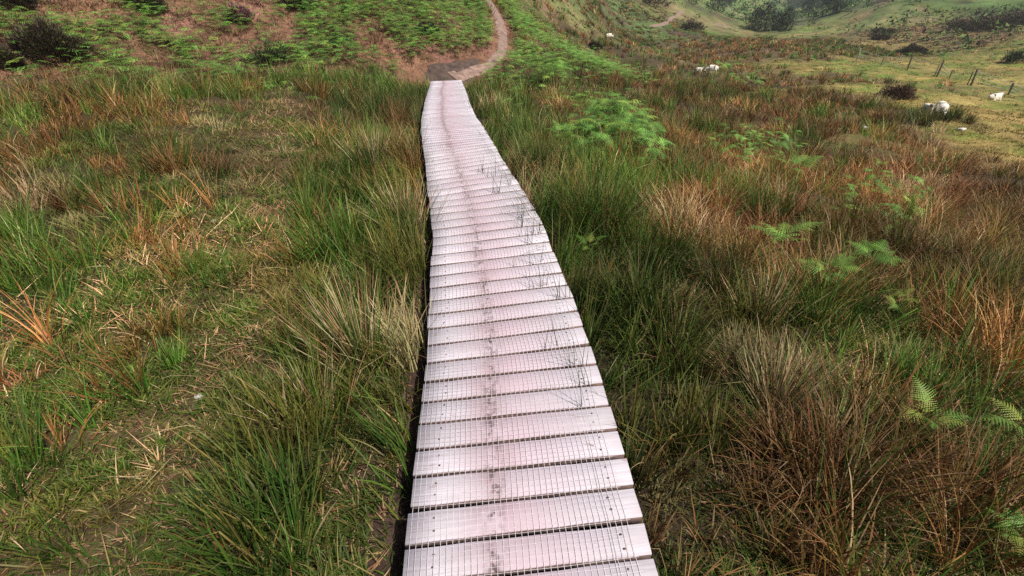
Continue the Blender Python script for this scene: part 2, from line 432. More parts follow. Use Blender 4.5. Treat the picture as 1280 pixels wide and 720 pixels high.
tag(ground_o, 'rough moorland valley ground with brown litter and turf', 'ground', kind='structure')

# ------------------------------------------------------------------ paths
M_PATH = plain('trodden earth path', (.20, .130, .105), .95, 0, .45, 7, .6)
M_EARTH = plain('dark peat', (.06, .038, .03), .95, 0, .5, 6, .8)
PATHS = []
def path(pts, name, label, lift=.03, mat=M_PATH):
    P = np.array([list(ground(p[0], p[1])[:2]) + [p[2]] for p in pts])
    d = np.r_[0, np.cumsum(np.hypot(*np.diff(P[:, :2], axis=0).T))]
    n = max(20, int(len(pts) * 10)); s = np.linspace(0, d[-1], n)
    # smooth
    c = np.stack([np.interp(s, d, P[:, k]) for k in range(3)], 1)
    for _ in range(6):
        c[1:-1] = (c[:-2] + 2 * c[1:-1] + c[2:]) / 4
    t = np.gradient(c[:, :2], axis=0); t /= np.linalg.norm(t, axis=1, keepdims=True); nn = np.stack([-t[:, 1], t[:, 0]], 1)
    PATHS.append(c)
    us = np.linspace(-.5, .5, 9); vs = []
    for i, u in enumerate(us):
        wob = (vnoise(s * 1.5, s * 0 + 3 * (u > 0), 90) - .5) * .35 * (abs(u) > .4) if True else 0
        xy = c[:, :2] + nn * (c[:, 2] * (u + wob * np.sign(u)))[:, None]
        z = H(xy[:, 0], xy[:, 1]) + lift - .05 * (abs(u) > .45) + .02 * (vnoise(xy[:, 0] * 4, xy[:, 1] * 4, 5) - .5)
        vs.append(np.c_[xy, z])
    V = np.stack(vs, 1).reshape(-1, 3); m = len(us)
    id_ = np.arange(n * m).reshape(n, m)
    F = np.stack([id_[:-1, :-1], id_[:-1, 1:], id_[1:, 1:], id_[1:, :-1]], -1).reshape(-1, 4)
    o = link(name, mesh_np(name, V, [F], mat, smooth=True)); tag(o, label, 'path', kind='structure')
    return o
path([(566, 97, .6), (582, 94, .5), (598, 88, .46), (615, 79, .38), (626, 68, .36), (629, 52, .36), (627, 36, .40), (623, 22, .42), (615, 8, .44), (606, -6, .5)], 'path', 'narrow earth footpath climbing the bracken slope past the boardwalk end')
path([(812, 34, .7), (826, 31.5, .8), (834, 28, .8), (838, 23, .7), (847, 20, .6), (853, 14, .6)], 'path', 'distant pale footpath winding up the far heathery slope')
path([(896, 29, .7), (903, 33, 1.1), (909, 33, .6)], 'path', 'short bare strip of path at the foot of the far wooded slope')
path([(532, 97, .3), (546, 97, .9), (562, 97.5, 1.3), (580, 95, .9), (592, 92, .4)], 'bare_earth', 'dark bare peat where the boardwalk meets the footpath', .012, M_EARTH)
path([(536, 88, .3), (552, 89, .6), (568, 86, .6), (584, 81, .4), (596, 76, .25)], 'bare_earth', 'dark eroded edge of the bank above the footpath corner', .03, M_EARTH)
def path_clear(x, y, r=.5):
    ok = np.ones(len(x), bool)
    for c in PATHS:
        for i in range(0, len(c), 2):
            ok &= np.hypot(x - c[i, 0], y - c[i, 1]) > r * max(c[i, 2], .6)
    return ok

# ------------------------------------------------------------------ boardwalk
def plank_mat():
    m, nt, N, L, b = new_mat('pale weathered plank')
    uv = N.new('ShaderNodeUVMap'); uv.uv_map = 'UVMap'
    sep = N.new('ShaderNodeSeparateXYZ'); L.new(uv.outputs['UV'], sep.inputs['Vector'])
    def math_(op, a, c=None):
        q = N.new('ShaderNodeMath'); q.operation = op
        for i, v in enumerate((a, c)):
            if v is None: continue
            if isinstance(v, (int, float)): q.inputs[i].default_value = v
            else: L.new(v, q.inputs[i])
        return q.outputs[0]
    def nz(vec, scale, det=4, rough=.6):
        n = N.new('ShaderNodeTexNoise'); n.inputs['Scale'].default_value = scale; n.inputs['Detail'].default_value = det; n.inputs['Roughness'].default_value = rough
        L.new(vec, n.inputs['Vector']); return n.outputs['Fac']
    def mapv(sx, sy):
        jit = N.new('ShaderNodeObjectInfo'); jc = N.new('ShaderNodeCombineXYZ'); L.new(jit.outputs['Random'], jc.inputs['Z'])
        mp = N.new('ShaderNodeMapping'); mp.inputs['Scale'].default_value = (sx, sy, 1); L.new(uv.outputs['UV'], mp.inputs['Vector'])
        if sx > 1.0:
            sc_ = N.new('ShaderNodeVectorMath'); sc_.operation = 'MULTIPLY_ADD'; sc_.inputs[1].default_value = (0, 0, 40); L.new(jc.outputs[0], sc_.inputs[0]); L.new(mp.outputs['Vector'], sc_.inputs[2]); return sc_.outputs[0]
        return mp.outputs['Vector']
    def mr(v, a, c, lo=0., hi=1.):
        r = N.new('ShaderNodeMapRange'); r.inputs['From Min'].default_value = a; r.inputs['From Max'].default_value = c; r.inputs['To Min'].default_value = lo; r.inputs['To Max'].default_value = hi
        L.new(v, r.inputs['Value']); return r.outputs['Result']
    def mix(f, a, c):
        q = N.new('ShaderNodeMix'); q.data_type = 'RGBA'; L.new(f, q.inputs['Factor'])
        for i, v in ((6, a), (7, c)):
            if isinstance(v, tuple): q.inputs[i].default_value = (*v, 1)
            else: L.new(v, q.inputs[i])
        return q.outputs[2]
    u, v = sep.outputs['X'], sep.outputs['Y']
    grain = nz(mapv(2.0, 90), 1.0, 5, .6)
    col = mix(mr(grain, .3, .7), (.42, .385, .43), (.545, .515, .57))
    oi = N.new('ShaderNodeObjectInfo')
    mul = N.new('ShaderNodeMix'); mul.data_type = 'RGBA'; mul.blend_type = 'MULTIPLY'; mul.inputs['Factor'].default_value = 1
    L.new(col, mul.inputs[6]); L.new(mr(oi.outputs['Random'], 0, 1, .82, 1.12), mul.inputs[7]); col = mul.outputs[2]
    fine = mr(nz(mapv(5, 220), 1.0, 4, .7), .52, .68)
    col = mix(math_('MULTIPLY', fine, .52), col, (.27, .22, .235))
    blot = mr(nz(mapv(4, 7), 1.0, 4, .65), .5, .7)
    col = mix(math_('MULTIPLY', blot, .40), col, (.34, .29, .31))
    knot = mr(nz(mapv(9, 22), 1.0, 1, .4), .74, .80)
    col = mix(math_('MULTIPLY', knot, .5), col, (.25, .17, .15))
    # worn pink-brown wheel line, drifting across the boards
    drift = nz(mapv(.0, .35), 1.0, 2)
    line = math_('ADD', math_('MULTIPLY', drift, .25), .26)
    off = math_('ABSOLUTE', math_('SUBTRACT', u, line))
    wide = mr(math_('ABSOLUTE', math_('SUBTRACT', u, .5)), .05, .38, 1, 0)
    col = mix(math_('MULTIPLY', wide, mr(nz(mapv(1.5, 1.0), 1.0, 3), .3, .7, .3, .95)), col, (.44, .325, .38))
    near_line = mr(off, .0, .06, 1.2, 0)
    speck = mr(nz(mapv(30, 22), 1.0, 4, .7), .48, .60)
    band = mr(off, .02, .16, .75, 0)
    col = mix(math_('MULTIPLY', band, mr(nz(mapv(6, 3), 1.0, 4, .7), .32, .62, 0, .8)), col, (.27, .165, .18))
    scat = mr(nz(mapv(24, 20), 1.0, 3, .6), .70, .76)
    tone = math_('MULTIPLY', near_line, math_('MULTIPLY', speck, .85))
    col = mix(tone, col, (.085, .052, .055))
    col = mix(math_('MULTIPLY', scat, .45), col, (.18, .12, .13))
    streak = mr(nz(mapv(45, 4), 1.0, 2), .62, .75, 0, .35)
    col = mix(math_('MULTIPLY', streak, mr(off, 0, .25, 1, 0)), col, (.25, .18, .2))
    L.new(col, b.inputs['Base Color'])
    b.inputs['Roughness'].default_value = .75; b.inputs['Specular IOR Level'].default_value = .3
    bp = N.new('ShaderNodeBump'); bp.inputs['Strength'].default_value = .25; bp.inputs['Distance'].default_value = .004
    L.new(grain, bp.inputs['Height']); L.new(bp.outputs['Normal'], b.inputs['Normal'])
    return m
M_PLANK = plank_mat()
M_SIDE = plain('damp plank side', (.17, .11, .10), .9, 0, .4, 25, .3)
M_NAIL = plain('rusty nail head', (.10, .065, .05), .6, .5, .3, 60)
M_BEAM = plain('damp timber', (.075, .052, .042), .9, 0, .35, 12, .3)
M_WIRE = plain('galvanised wire', (.62, .57, .60), .5, .1, .15, 40)
walk = empty('boardwalk', tuple(MID[0] + np.array([0, 0, -.2])))
tag(walk, 'long pale timber boardwalk of cross planks covered in wire netting', 'boardwalk')
W0 = Vector(walk.location)
TH = .042
vcum = np.r_[0, np.cumsum(np.linalg.norm(np.diff(MID, axis=0), axis=1))]
def plank(i):
    a0, a1, b0, b1 = GL[i], GL[i + 1], GR[i], GR[i + 1]
    pitch = np.linalg.norm((a1 + b1 - a0 - b0) / 2)
    g = .5 * min(.019, pitch * .14) * random.uniform(.8, 1.2) / pitch
    e0 = random.uniform(-.004, .004); e1 = random.uniform(-.005, .005)
    x = (b0 - a0) / np.linalg.norm(b0 - a0)
    sk = random.uniform(-.003, .003) / pitch
    c = [a0 + (a1 - a0) * (g + sk) - x * e0, b0 + (b1 - b0) * (g - sk) + x * e1, b0 + (b1 - b0) * (1 - g - sk) + x * e1, a0 + (a1 - a0) * (1 - g + sk) - x * e0]
    dz = random.uniform(-.0012, .0012); tl = random.uniform(-.001, .001)
    for k_ in range(4):
        c[k_] = c[k_] + np.array([0, 0, dz + (tl if k_ in (1, 2) else -tl)])
    # a slightly crowned bevelled board: ring of section points swept left to right
    NS = 8; V = []; U = []
    bev = .004
    for s in range(NS + 1):
        t = s / NS
        p = c[0] * (1 - t) + c[1] * t; r = c[3] * (1 - t) + c[2] * t
        d = (r - p); wd = np.linalg.norm(d); d = d / wd
        sag = np.array([0, 0, .002 * math.sin(t * math.pi * 2 + i)])
        wob = .0015 * math.sin(i * 3.1 + s * 2.3)
        up = np.array([0, 0, 1.0])
        p = p + sag + d * wob; r = r + sag + d * wob
        sec = [p + d * bev, r - d * bev, r - up * bev, r - up * TH, p - up * TH, p - up * bev]
        V += sec
        U += [(t * .93, vcum[i] + wd * f) for f in (.03, .97, 1, 1, 0, 0)]
    k_ = 6; nb = len(V); NF_ = []
    for ux in (.115 + random.uniform(-.012, .012), .885 + random.uniform(-.012, .012)):
        for fv in (.27, .73):
            if MID[i, 1] > 7: continue
            p = (c[0] * (1 - ux) + c[1] * ux) * (1 - fv) + (c[3] * (1 - ux) + c[2] * ux) * fv + np.array([random.uniform(-.006, .006), random.uniform(-.008, .008), .0033])
            NF_.append([len(V) + q_ for q_ in range(8)])
            for q_ in range(8):
                an = q_ * math.pi / 4; V.append(p + np.array([math.cos(an) * .0048, math.sin(an) * .0048, 0])); U.append((ux, vcum[i]))
    V = np.array(V) - np.array(W0)
    F = []
    for s in range(NS):
        for j in range(k_):
            F.append((s * k_ + j, s * k_ + (j + 1) % k_, (s + 1) * k_ + (j + 1) % k_, (s + 1) * k_ + j))
    F4 = np.array(F)[:, ::-1]
    F6 = np.array([tuple(range(k_)), tuple(NS * k_ + j for j in reversed(range(k_)))])[:, ::1]
    # UV normalised: u 0..1 across
    U = np.array(U); U[:, 0] /= .93
    NF_ = np.array(NF_, dtype=int).reshape(-1, 8)
    me = mesh_np('plank', V, [F4[:, ::-1], F6[:, ::-1], NF_], M_PLANK, uv=U)
    me.materials.append(M_SIDE); me.materials.append(M_NAIL)
    mi = np.zeros(len(me.polygons), dtype=np.int32)
    for s in range(NS):
        for j in (2, 3, 4):
            mi[s * k_ + j] = 1
    if len(NF_): mi[-len(NF_):] = 2
    me.polygons.foreach_set('material_index', mi)
    link('plank', me, walk)
for i in range(NG - 1):
    plank(i)

def tube_strip(P, half_w, half_h):
    """rectangular bar along the points P (N,3)"""
    P = np.asarray(P); t = np.gradient(P, axis=0); t /= np.linalg.norm(t, axis=1, keepdims=True)
    side = np.cross(t, [0, 0, 1]); side /= np.linalg.norm(side, axis=1, keepdims=True); up = np.cross(side, t)
    V = np.stack([P + side * half_w + up * half_h, P - side * half_w + up * half_h, P - side * half_w - up * half_h, P + side * half_w - up * half_h], 1).reshape(-1, 3)
    n = len(P); F = []
    for i in range(n - 1):
        for j in range(4):
            F.append((i * 4 + j, i * 4 + (j + 1) % 4, (i + 1) * 4 + (j + 1) % 4, (i + 1) * 4 + j))
    F += [(3, 2, 1, 0), tuple((n - 1) * 4 + j for j in range(4))]
    return V, np.array(F)
def join(parts):
    Vs, Fs, o = [], [], 0
    for V, F in parts:
        Vs.append(V); Fs.append(F + o); o += len(V)
    return np.concatenate(Vs), np.concatenate(Fs)
def deck_pt(u):
    return GL * (1 - u) + GR * u
for u in (.12, .88):
    P = deck_pt(u); P[:, 2] -= TH + .058
    V, F = tube_strip(P, .035, .055)
    link('bearer', mesh_np('bearer', V - np.array(W0), [F], M_BEAM), walk)
# end board
wires = []
NW = 37
for k_ in range(NW):
    u = .012 + .925 * k_ / (NW - 1)
    P = deck_pt(u)
    # the netting creeps a little left and right, and its free edge wanders in from the right
    P[:, 0] += .004 * np.sin(P[:, 1] * 2.1 + k_ * .2) + (.0 if k_ < NW - 4 else -.012 * np.sin(P[:, 1] * 1.3))
    Q = np.empty((2 * NG - 1, 3)); Q[0::2] = P; Q[1::2] = (P[:-1] + P[1:]) / 2
    Q[:, 2] += .0030 + .0008 * np.sin(np.arange(len(Q)) * 1.7 + k_ * 2.1)
    wires.append(tube_strip(Q, .0008, .0005))
seg = [(i, f) for i in range(NG - 1) for f in np.arange(0, 1, 1 / 6.0)]
for i, f in seg:
    if MID[i, 1] > 6.0: continue
    a = GL[i] * (1 - f) + GL[i + 1] * f; c = GR[i] * (1 - f) + GR[i + 1] * f
    us = np.linspace(.012, .937, 7)
    P = a[None] * (1 - us[:, None]) + c[None] * us[:, None]
    P[:, 2] += .0040; P[:, 1] += .002 * np.sin(us * 9 + i)
    wires.append(tube_strip(P, .0005, .0005))
V, F = join(wires)
link('wire_mesh', mesh_np('wire_mesh', V - np.array(W0), [F], M_WIRE), walk)

# ------------------------------------------------------------------ grass blades
class Blades:
    def __init__(s): s.V = []; s.F4 = []; s.F3 = []; s.C = []; s.n = 0
    def add(s, base, h, phi, lean, curve, width, c0, c1, S, kink=None):
        N = len(base)
        if N == 0: return
        face = phi + rng.uniform(-1.2, 1.2, N) + math.pi / 2
        side = np.stack([np.sin(face), np.cos(face), np.zeros(N)], 1)
        dirn = np.stack([np.sin(phi), np.cos(phi)], 1)
        p = base.copy(); pts = [p.copy()]; a = lean.copy()
        for i in range(S):
            a = lean + curve * ((i + .5) / S) ** 1.3
            if kink is not None:
                a = a + np.where((i + .5) / S > kink[0], kink[1], 0)
            st = h / S
            p = p + np.stack([dirn[:, 0] * np.sin(a) * st, dirn[:, 1] * np.sin(a) * st, np.cos(a) * st], 1)
            pts.append(p.copy())
        vs = []; cs = []
        for i in range(S):
            t = i / S; wd = width * (1 - t ** 1.6 * .75) * .5
            vs += [pts[i] - side * wd[:, None], pts[i] + side * wd[:, None]]
            cc = c0 * (1 - t ** 1.2) + c1 * t ** 1.2
            cs += [cc, cc]
        vs.append(pts[S]); cs.append(c1)
        K = 2 * S + 1
        V = np.stack(vs, 1).reshape(-1, 3).astype(np.float32); C = np.stack(cs, 1).reshape(-1, 3).astype(np.float32)
        o = s.n + np.arange(N, dtype=np.int64)[:, None] * K
        for i in range(S - 1):
            s.F4.append((o + np.array([2 * i, 2 * i + 1, 2 * i + 3, 2 * i + 2])).astype(np.int32))
        s.F3.append((o + np.array([2 * S - 2, 2 * S - 1, 2 * S])).astype(np.int32))
        s.V.append(V); s.C.append(C); s.n += N * K
    def build(s, name, mat, label, cat):
        if not s.V: return None
        fl_ = [np.concatenate(s.F3)] + ([np.concatenate(s.F4)] if s.F4 else [])
        o = link(name, mesh_np(name, np.concatenate(s.V), fl_, mat, np.concatenate(s.C)))
        tag(o, label, cat, kind='stuff')
        return o

def pick(pal, n):
    pal = np.array(pal, float)
    wgt = pal[:, 3] / pal[:, 3].sum()
    return pal[rng.choice(len(pal), n, p=wgt), :3]
RUSH = [(.040,.112,.012,4.5),(.064,.155,.018,3.2),(.020,.060,.009,3.4),(.115,.20,.028,1.8),(.145,.125,.02,1.3),(.28,.18,.055,.9),(.58,.46,.25,.65)]
BROWN = [(.20,.080,.022,3),(.29,.135,.042,2.4),(.085,.035,.010,2.6),(.42,.26,.11,1.1),(.23,.070,.032,1.4),(.105,.105,.012,2.0),(.62,.47,.28,.8)]
SHORT = [(.052,.120,.010,3.6),(.085,.150,.016,3),(.14,.140,.022,1.8),(.25,.155,.048,1.4),(.48,.36,.17,.8),(.032,.065,.008,2.2)]
STRAW = [(.48,.29,.14,2),(.36,.16,.09,2.4),(.58,.44,.26,1),(.18,.085,.045,1.6),(.11,.13,.02,1.6)]
PAST = [(.27,.195,.045,3),(.18,.175,.032,2.0),(.34,.26,.085,1.7),(.10,.13,.02,1.2),(.22,.13,.05,.9)]
HILLP = [(.20,.090,.050,3),(.32,.18,.11,2.2),(.07,.045,.028,3),(.34,.22,.13,1),(.085,.13,.018,2.4),(.26,.085,.10,.8),(.045,.07,.014,1.8)]
PEAT = False
B = {k: Blades() for k in KINDS}

_HT = np.random.default_rng(17).random((128, 128, 4))
def tuss(x, y, cell):
    """nearest tussock centre: distance / cell, direction away from it, and a few random numbers of that tussock"""
    u = x / cell; v = y / cell; iu = np.floor(u).astype(int); iv = np.floor(v).astype(int)
    best = np.full(len(x), 1e9); bu = np.zeros(len(x)); bv = np.zeros(len(x)); hid = np.zeros((len(x), 4))
    for du in (-1, 0, 1):
        for dv in (-1, 0, 1):
            h = _HT[(iu + du) & 127, (iv + dv) & 127]
            cu = iu + du + .1 + .8 * h[:, 0]; cv = iv + dv + .1 + .8 * h[:, 1]
            d = np.hypot(u - cu, v - cv); m = d < best
            best = np.where(m, d, best); bu = np.where(m, u - cu, bu); bv = np.where(m, v - cv, bv); hid = np.where(m[:, None], h, hid)
    return best, np.arctan2(bu, bv), hid
def scatter(r0, r1, per_m2, az0=-.95, az1=.95):
    area = .5 * (az1 - az0) * (r1 ** 2 - r0 ** 2); n = int(area * per_m2)
    r = np.sqrt(rng.uniform(r0 ** 2, r1 ** 2, n)); a = rng.uniform(az0, az1, n)
    return r * np.sin(a), r * np.cos(a)

def grow(x, y, species, nbl, S, hmul=1.0, wmul=1.0):
    """one tuft of blades at every x, y"""
    if len(x) == 0: return
    n = len(x); z = H(x, y); r = np.hypot(x, y)
    big = fbm(x * .9, y * .9, 101, 3)
    cell = np.where(r > 14, 1.15, .62) if species != 'short' else .38
    tdist, tdir, thash = tuss(x, y, cell)
    clumpy = {'rush': 1.0, 'brown': 1.0, 'short': .7, 'hill': .7}.get(species, 0.0)
    if clumpy:
        keep = rng.random(n) > clumpy * .75 * sstep(.28, .62, tdist)
        x, y, z, r, big, tdist, tdir, thash = x[keep], y[keep], z[keep], r[keep], big[keep], tdist[keep], tdir[keep], thash[keep]; n = len(x)
        if n == 0: return
    K = np.maximum(2, rng.poisson(nbl, n)); ti = np.repeat(np.arange(n), K); N = len(ti)
    out = rng.uniform(0, 2 * math.pi, N); rad = np.abs(rng.normal(0, 1, N))
    th = np.where(clumpy > 0, tdir, rng.uniform(0, 2 * math.pi, n)) + rng.normal(0, .8, n); ta = np.abs(rng.normal(0, .10, n)) + clumpy * .28 * tdist.clip(0, .8)
    tufth = rng.uniform(.6, 1.25, n) * (.55 + .85 * big) * np.where((x < -1.1) & (r < 8), .82, 1.0) * (1 + clumpy * (.30 - .85 * tdist.clip(0, .8)) + clumpy * .5 * (thash[:, 2] - .5))
    near = np.repeat(1 + .0 * r, K)
    if species == 'rush':
        sp = .045; h = .47; lean = .08 + .20 * rad; curve = rng.uniform(.0, .7, N) ; wd = .0070; pal = RUSH; tipc = np.array([.17, .13, .04]); tipw = .35
    elif species == 'brown':
        sp = .055; h = .43; lean = .12 + .28 * rad; curve = rng.uniform(.1, 1.1, N); wd = .0066; pal = BROWN; tipc = np.array([.27, .16, .07]); tipw = .35
    elif species == 'short':
        sp = .065; h = .155; lean = .3 + .45 * rad; curve = rng.uniform(.1, 1.2, N); wd = .0068; pal = SHORT; tipc = np.array([.16, .15, .04]); tipw = .25
    elif species == 'straw':
        sp = .09; h = .20; lean = .95 + .35 * rad; curve = rng.uniform(-.2, .7, N); wd = .0068; pal = STRAW; tipc = np.array([.46, .34, .2]); tipw = .2
    elif species == 'pasture':
        sp = .10; h = .10; lean = .2 + .5 * rad; curve = rng.uniform(.0, 1.0, N); wd = .004; pal = PAST; tipc = np.array([.18, .15, .06]); tipw = .2
    else:
        sp = .09; h = .19; lean = .4 + .5 * rad; curve = rng.uniform(0, .9, N); wd = .004; pal = HILLP; tipc = np.array([.22, .14, .09]); tipw = .2
    grow_sp = sp * (1 + .12 * np.repeat(r, K) ** .7)
    bx = x[ti] + np.sin(out) * rad * grow_sp; by = y[ti] + np.cos(out) * rad * grow_sp
    dd_, dl_, dr_ = deck_dist(bx, by)
    ok = (dd_ > .015) & (by > .2)
    # bare peat along the left edge of the boards
    ok &= PEAT | ~((dl_ > -.05) & (dl_ < .015 + .15 * vnoise(by * 2.2, by * 0, 8)) & (by < 8) & (rng.random(N) < .78))
    bz = H(bx, by) - .01
    phi = out + rng.normal(0, .5, N)
    # whole tuft leans one way as well
    hx = np.sin(phi) * np.sin(lean) + (np.sin(th) * ta)[ti]; hy = np.cos(phi) * np.sin(lean) + (np.cos(th) * ta)[ti]
    phi = np.arctan2(hx, hy); lean = np.arcsin(np.clip(np.hypot(hx, hy), 0, .99))
    # grass at the sides of the boards keeps clear of the walking line
    edge = (dd_ < .3) & (by < 15)
    toward = np.where(dl_ > dr_, math.pi / 2, -math.pi / 2)
    same = np.cos(phi - toward) > .2
    phi = np.where(edge & same & (rng.random(N) < np.where(dl_ > dr_, .8, .6)), phi + math.pi, phi)
    hh = h * hmul * tufth[ti] * rng.uniform(.55, 1.15, N)
    pa = np.array(pal, float); cw = np.cumsum(pa[:, 3]) / pa[:, 3].sum()
    tcol = pa[np.searchsorted(cw, thash[:, 3] * .999).clip(0, len(pa) - 1), :3] * (.7 + .6 * thash[:, 2:3])
    hh = np.minimum(hh, .62) * np.where(np.repeat(r, K) < 3.6, .84, 1.0)
    tc = (tcol if clumpy else pick(pal, n))[ti]
    c0 = tc * .45 + pick(pal, N) * .55
    patch = ((-.05 + 2.1 * fbm(x * .7, y * .7, 130, 3)).clip(.52, 2) * rng.uniform(.65, 1.35, n))[ti][:, None]
    c0 = c0 * rng.uniform(.7, 1.3, N)[:, None] * patch * {'rush': 1.02, 'brown': .98, 'short': .80, 'straw': 1.0, 'pasture': .8, 'hill': .85}[species]
    tw = (tipw * rng.uniform(0, 1.6, N))[:, None].clip(0, 1)
    c1 = c0 * (1 - tw) + tipc * tw
    width = np.maximum(wd * rng.uniform(.7, 1.3, N), .00085 * np.repeat(r, K)) * wmul
    kink = None
    kink = (rng.uniform(.3, .9, N), np.where(rng.random(N) < .26, rng.uniform(-.5, 1.7, N), 0))
    sel = ok
    B[species].add(np.stack([bx, by, bz], 1)[sel], hh[sel], phi[sel], lean[sel], curve[sel], width[sel], c0[sel], c1[sel], S, (kink[0][sel], kink[1][sel]))

TR = np.array([ground(a, b)[:2] for a, b in [(362, 118), (350, 150), (336, 205), (316, 290), (302, 360), (286, 430), (252, 520), (222, 600), (190, 680)]])
def strip_dist(x, y):
    d = np.full(len(x), 1e9)
    for a, b in zip(TR[:-1], TR[1:]):
        ab = b - a; t = np.clip(((x - a[0]) * ab[0] + (y - a[1]) * ab[1]) / (ab @ ab), 0, 1)
        d = np.minimum(d, np.hypot(x - a[0] - t * ab[0], y - a[1] - t * ab[1]))
    return d + (fbm(x * 1.6, y * 1.6, 333, 3) - .5) * .35
def sow(r0, r1, per_m2, nbl, S, hmul=1.0, az=(-.95, .95), mult={}):
    x, y = scatter(r0, r1, per_m2, *az)
    d_, l_, rt_ = deck_dist(x, y)
    ok = (d_ > -.02) & path_clear(x, y)
    x, y = x[ok], y[ok]
    w_ = veg(x, y)
    # clumping: sharpen the mixture so that kinds stand in patches
    nz_ = np.stack([fbm(x * 1.1 + 13 * k_, y * 1.1, 140 + k_, 3) for k_ in range(6)], 1)
    sharp = (w_ + 1e-4) * np.exp((nz_ - .5) * 5)
    inp = w_[:, 4] > .42
    sharp[inp, :4] *= .01
    sharp /= sharp.sum(1, keepdims=True)
    cum = np.cumsum(sharp, 1); pickk = (rng.random(len(x))[:, None] > cum).sum(1).clip(0, 5)
    for k_, name in enumerate(KINDS):
        s = pickk == k_
        f = mult.get(name, 1.0)
        if f < 1: s &= rng.random(len(x)) < f
        if name in ('rush', 'brown'): s &= strip_dist(x, y) > .24 + .02 * np.hypot(x, y)
        grow(x[s], y[s], name, nbl * {'rush': 1.2, 'brown': 1.25, 'short': 1.4, 'straw': .9, 'pasture': .9, 'hill': .7}[name], S, hmul)
sow(.5, 3.2, 115, 26, 5, az=(-1.25, 1.25))
sow(3.2, 7, 78, 22, 4, az=(-1.2, 1.2))
sow(7, 14, 34, 18, 3, az=(-1.02, 1.05))
sow(14, 30, 13, 17, 2, 1.05, (-.85, .85), {'hill': .5, 'pasture': .9})
sow(30, 100, 2.2, 15, 2, 1.15, (-.1, .85), {'hill': .35, 'pasture': .8})
# turf and short undergrowth filling in between the tufts
x, y = scatter(.5, 4.5, 520, -1.25, 1.25); s = (deck_dist(x, y)[0] > .05) & ((x < 0) | (rng.random(len(x)) < .65)); grow(x[s], y[s], 'short', 16, 3, .85)
x, y = scatter(4.5, 9, 120, -1.15, 1.15); s = (deck_dist(x, y)[0] > .05) & ((x < 0) | (rng.random(len(x)) < .4)); grow(x[s], y[s], 'short', 14, 3, 1.0)
x, y = scatter(9, 13.5, 26, -.95, .1); s = (deck_dist(x, y)[0] > .05) & (veg(x, y)[:, 5] < .4); grow(x[s], y[s], 'short', 12, 2, 1.2)
x, y = scatter(9.5, 30, 48, -.95, .3); s = (veg(x, y)[:, 5] > .5) & path_clear(x, y, .6); grow(x[s], y[s], 'hill', 11, 2, 1.1)
x, y = scatter(30, 120, 1.6, -.1, .85); w_ = veg(x, y); s = (w_[:, 5] + .5 * w_[:, 4] > .5) & (rng.random(len(x)) < sstep(.35, .6, fbm(x * .12, y * .12, 310, 3)) * .9 + .1) & path_clear(x, y, 1.0); grow(x[s], y[s], 'hill', 14, 2, 1.3, 2.2)
# reddish roots and dead blades on the peat beside the boards
x = GL[rng.integers(6, 45, 260)]; yy_ = x[:, 1] + rng.uniform(-.08, .08, 260); xx_ = x[:, 0] - rng.uniform(.04, .26, 260); PEAT = True; grow(xx_, yy_, 'straw', 6, 4, .8); PEAT = False
# matted dead grass on the trampled strip
x, y = scatter(1, 11, 90, -.8, .1); s = (strip_dist(x, y) < .16 + .018 * np.hypot(x, y)) & (rng.random(len(x)) < .75) & (deck_dist(x, y)[0] > .3); grow(x[s], y[s], 'straw', 11, 4, .75)
# brown thatch of old blades between the tufts
x, y = scatter(.5, 5.5, 230, -1.2, 1.2); s = (deck_dist(x, y)[0] > .03); PEAT = True; grow(x[s], y[s], 'straw', 6, 3, .42); PEAT = False
# loose straws
x, y = scatter(.6, 6, 16, -1.2, 1.2); s = (deck_dist(x, y)[0] > .1); grow(x[s], y[s], 'straw', 2, 4, 1.9)

# rush tips pushing up through the gaps of the boards
gp = []
for i in range(9, 34):
    for c_ in range(random.choice([0, 0, 1, 1, 2])):
        uc = min(.95, random.gauss(.82, .08))
        for _ in range(random.choice([1, 3, 5, 7])):
            u = min(.985, uc + random.gauss(0, .03)); p = GL[i] * (1 - u) + GR[i] * u
            gp.append((p[0], p[1] + random.uniform(-.004, .004), p[2] - .06))
gp = np.array(gp); n = len(gp)
B['rush'].add(gp, rng.uniform(.11, .30, n), rng.uniform(-2.0, .5, n), rng.uniform(.02, .28, n), rng.uniform(0, .5, n), np.maximum(.0046, .0014 * gp[:, 1]), np.tile([.028, .050, .022], (n, 1)), np.tile([.05, .065, .035], (n, 1)), 4)

B['rush'].build('rushes', M_BLADE, 'tall dark green soft rushes standing thick along both sides of the boardwalk', 'rushes')
B['brown'].build('moor_grass', M_BLADE, 'russet brown moor grass covering the wet ground right of the boardwalk', 'grass')
B['short'].build('short_grass', M_BLADE, 'short trampled green and olive grass left of the boardwalk', 'grass')
B['straw'].build('straw_litter', M_BLADE, 'flattened dead straw lying on the trampled strip', 'straw')
B['pasture'].build('pasture_grass', M_BLADE, 'cropped yellow green turf where the sheep graze', 'grass')
B['hill'].build('heath_litter', M_BLADE, 'dry pinkish brown litter and stalks on the bracken slope', 'litter')

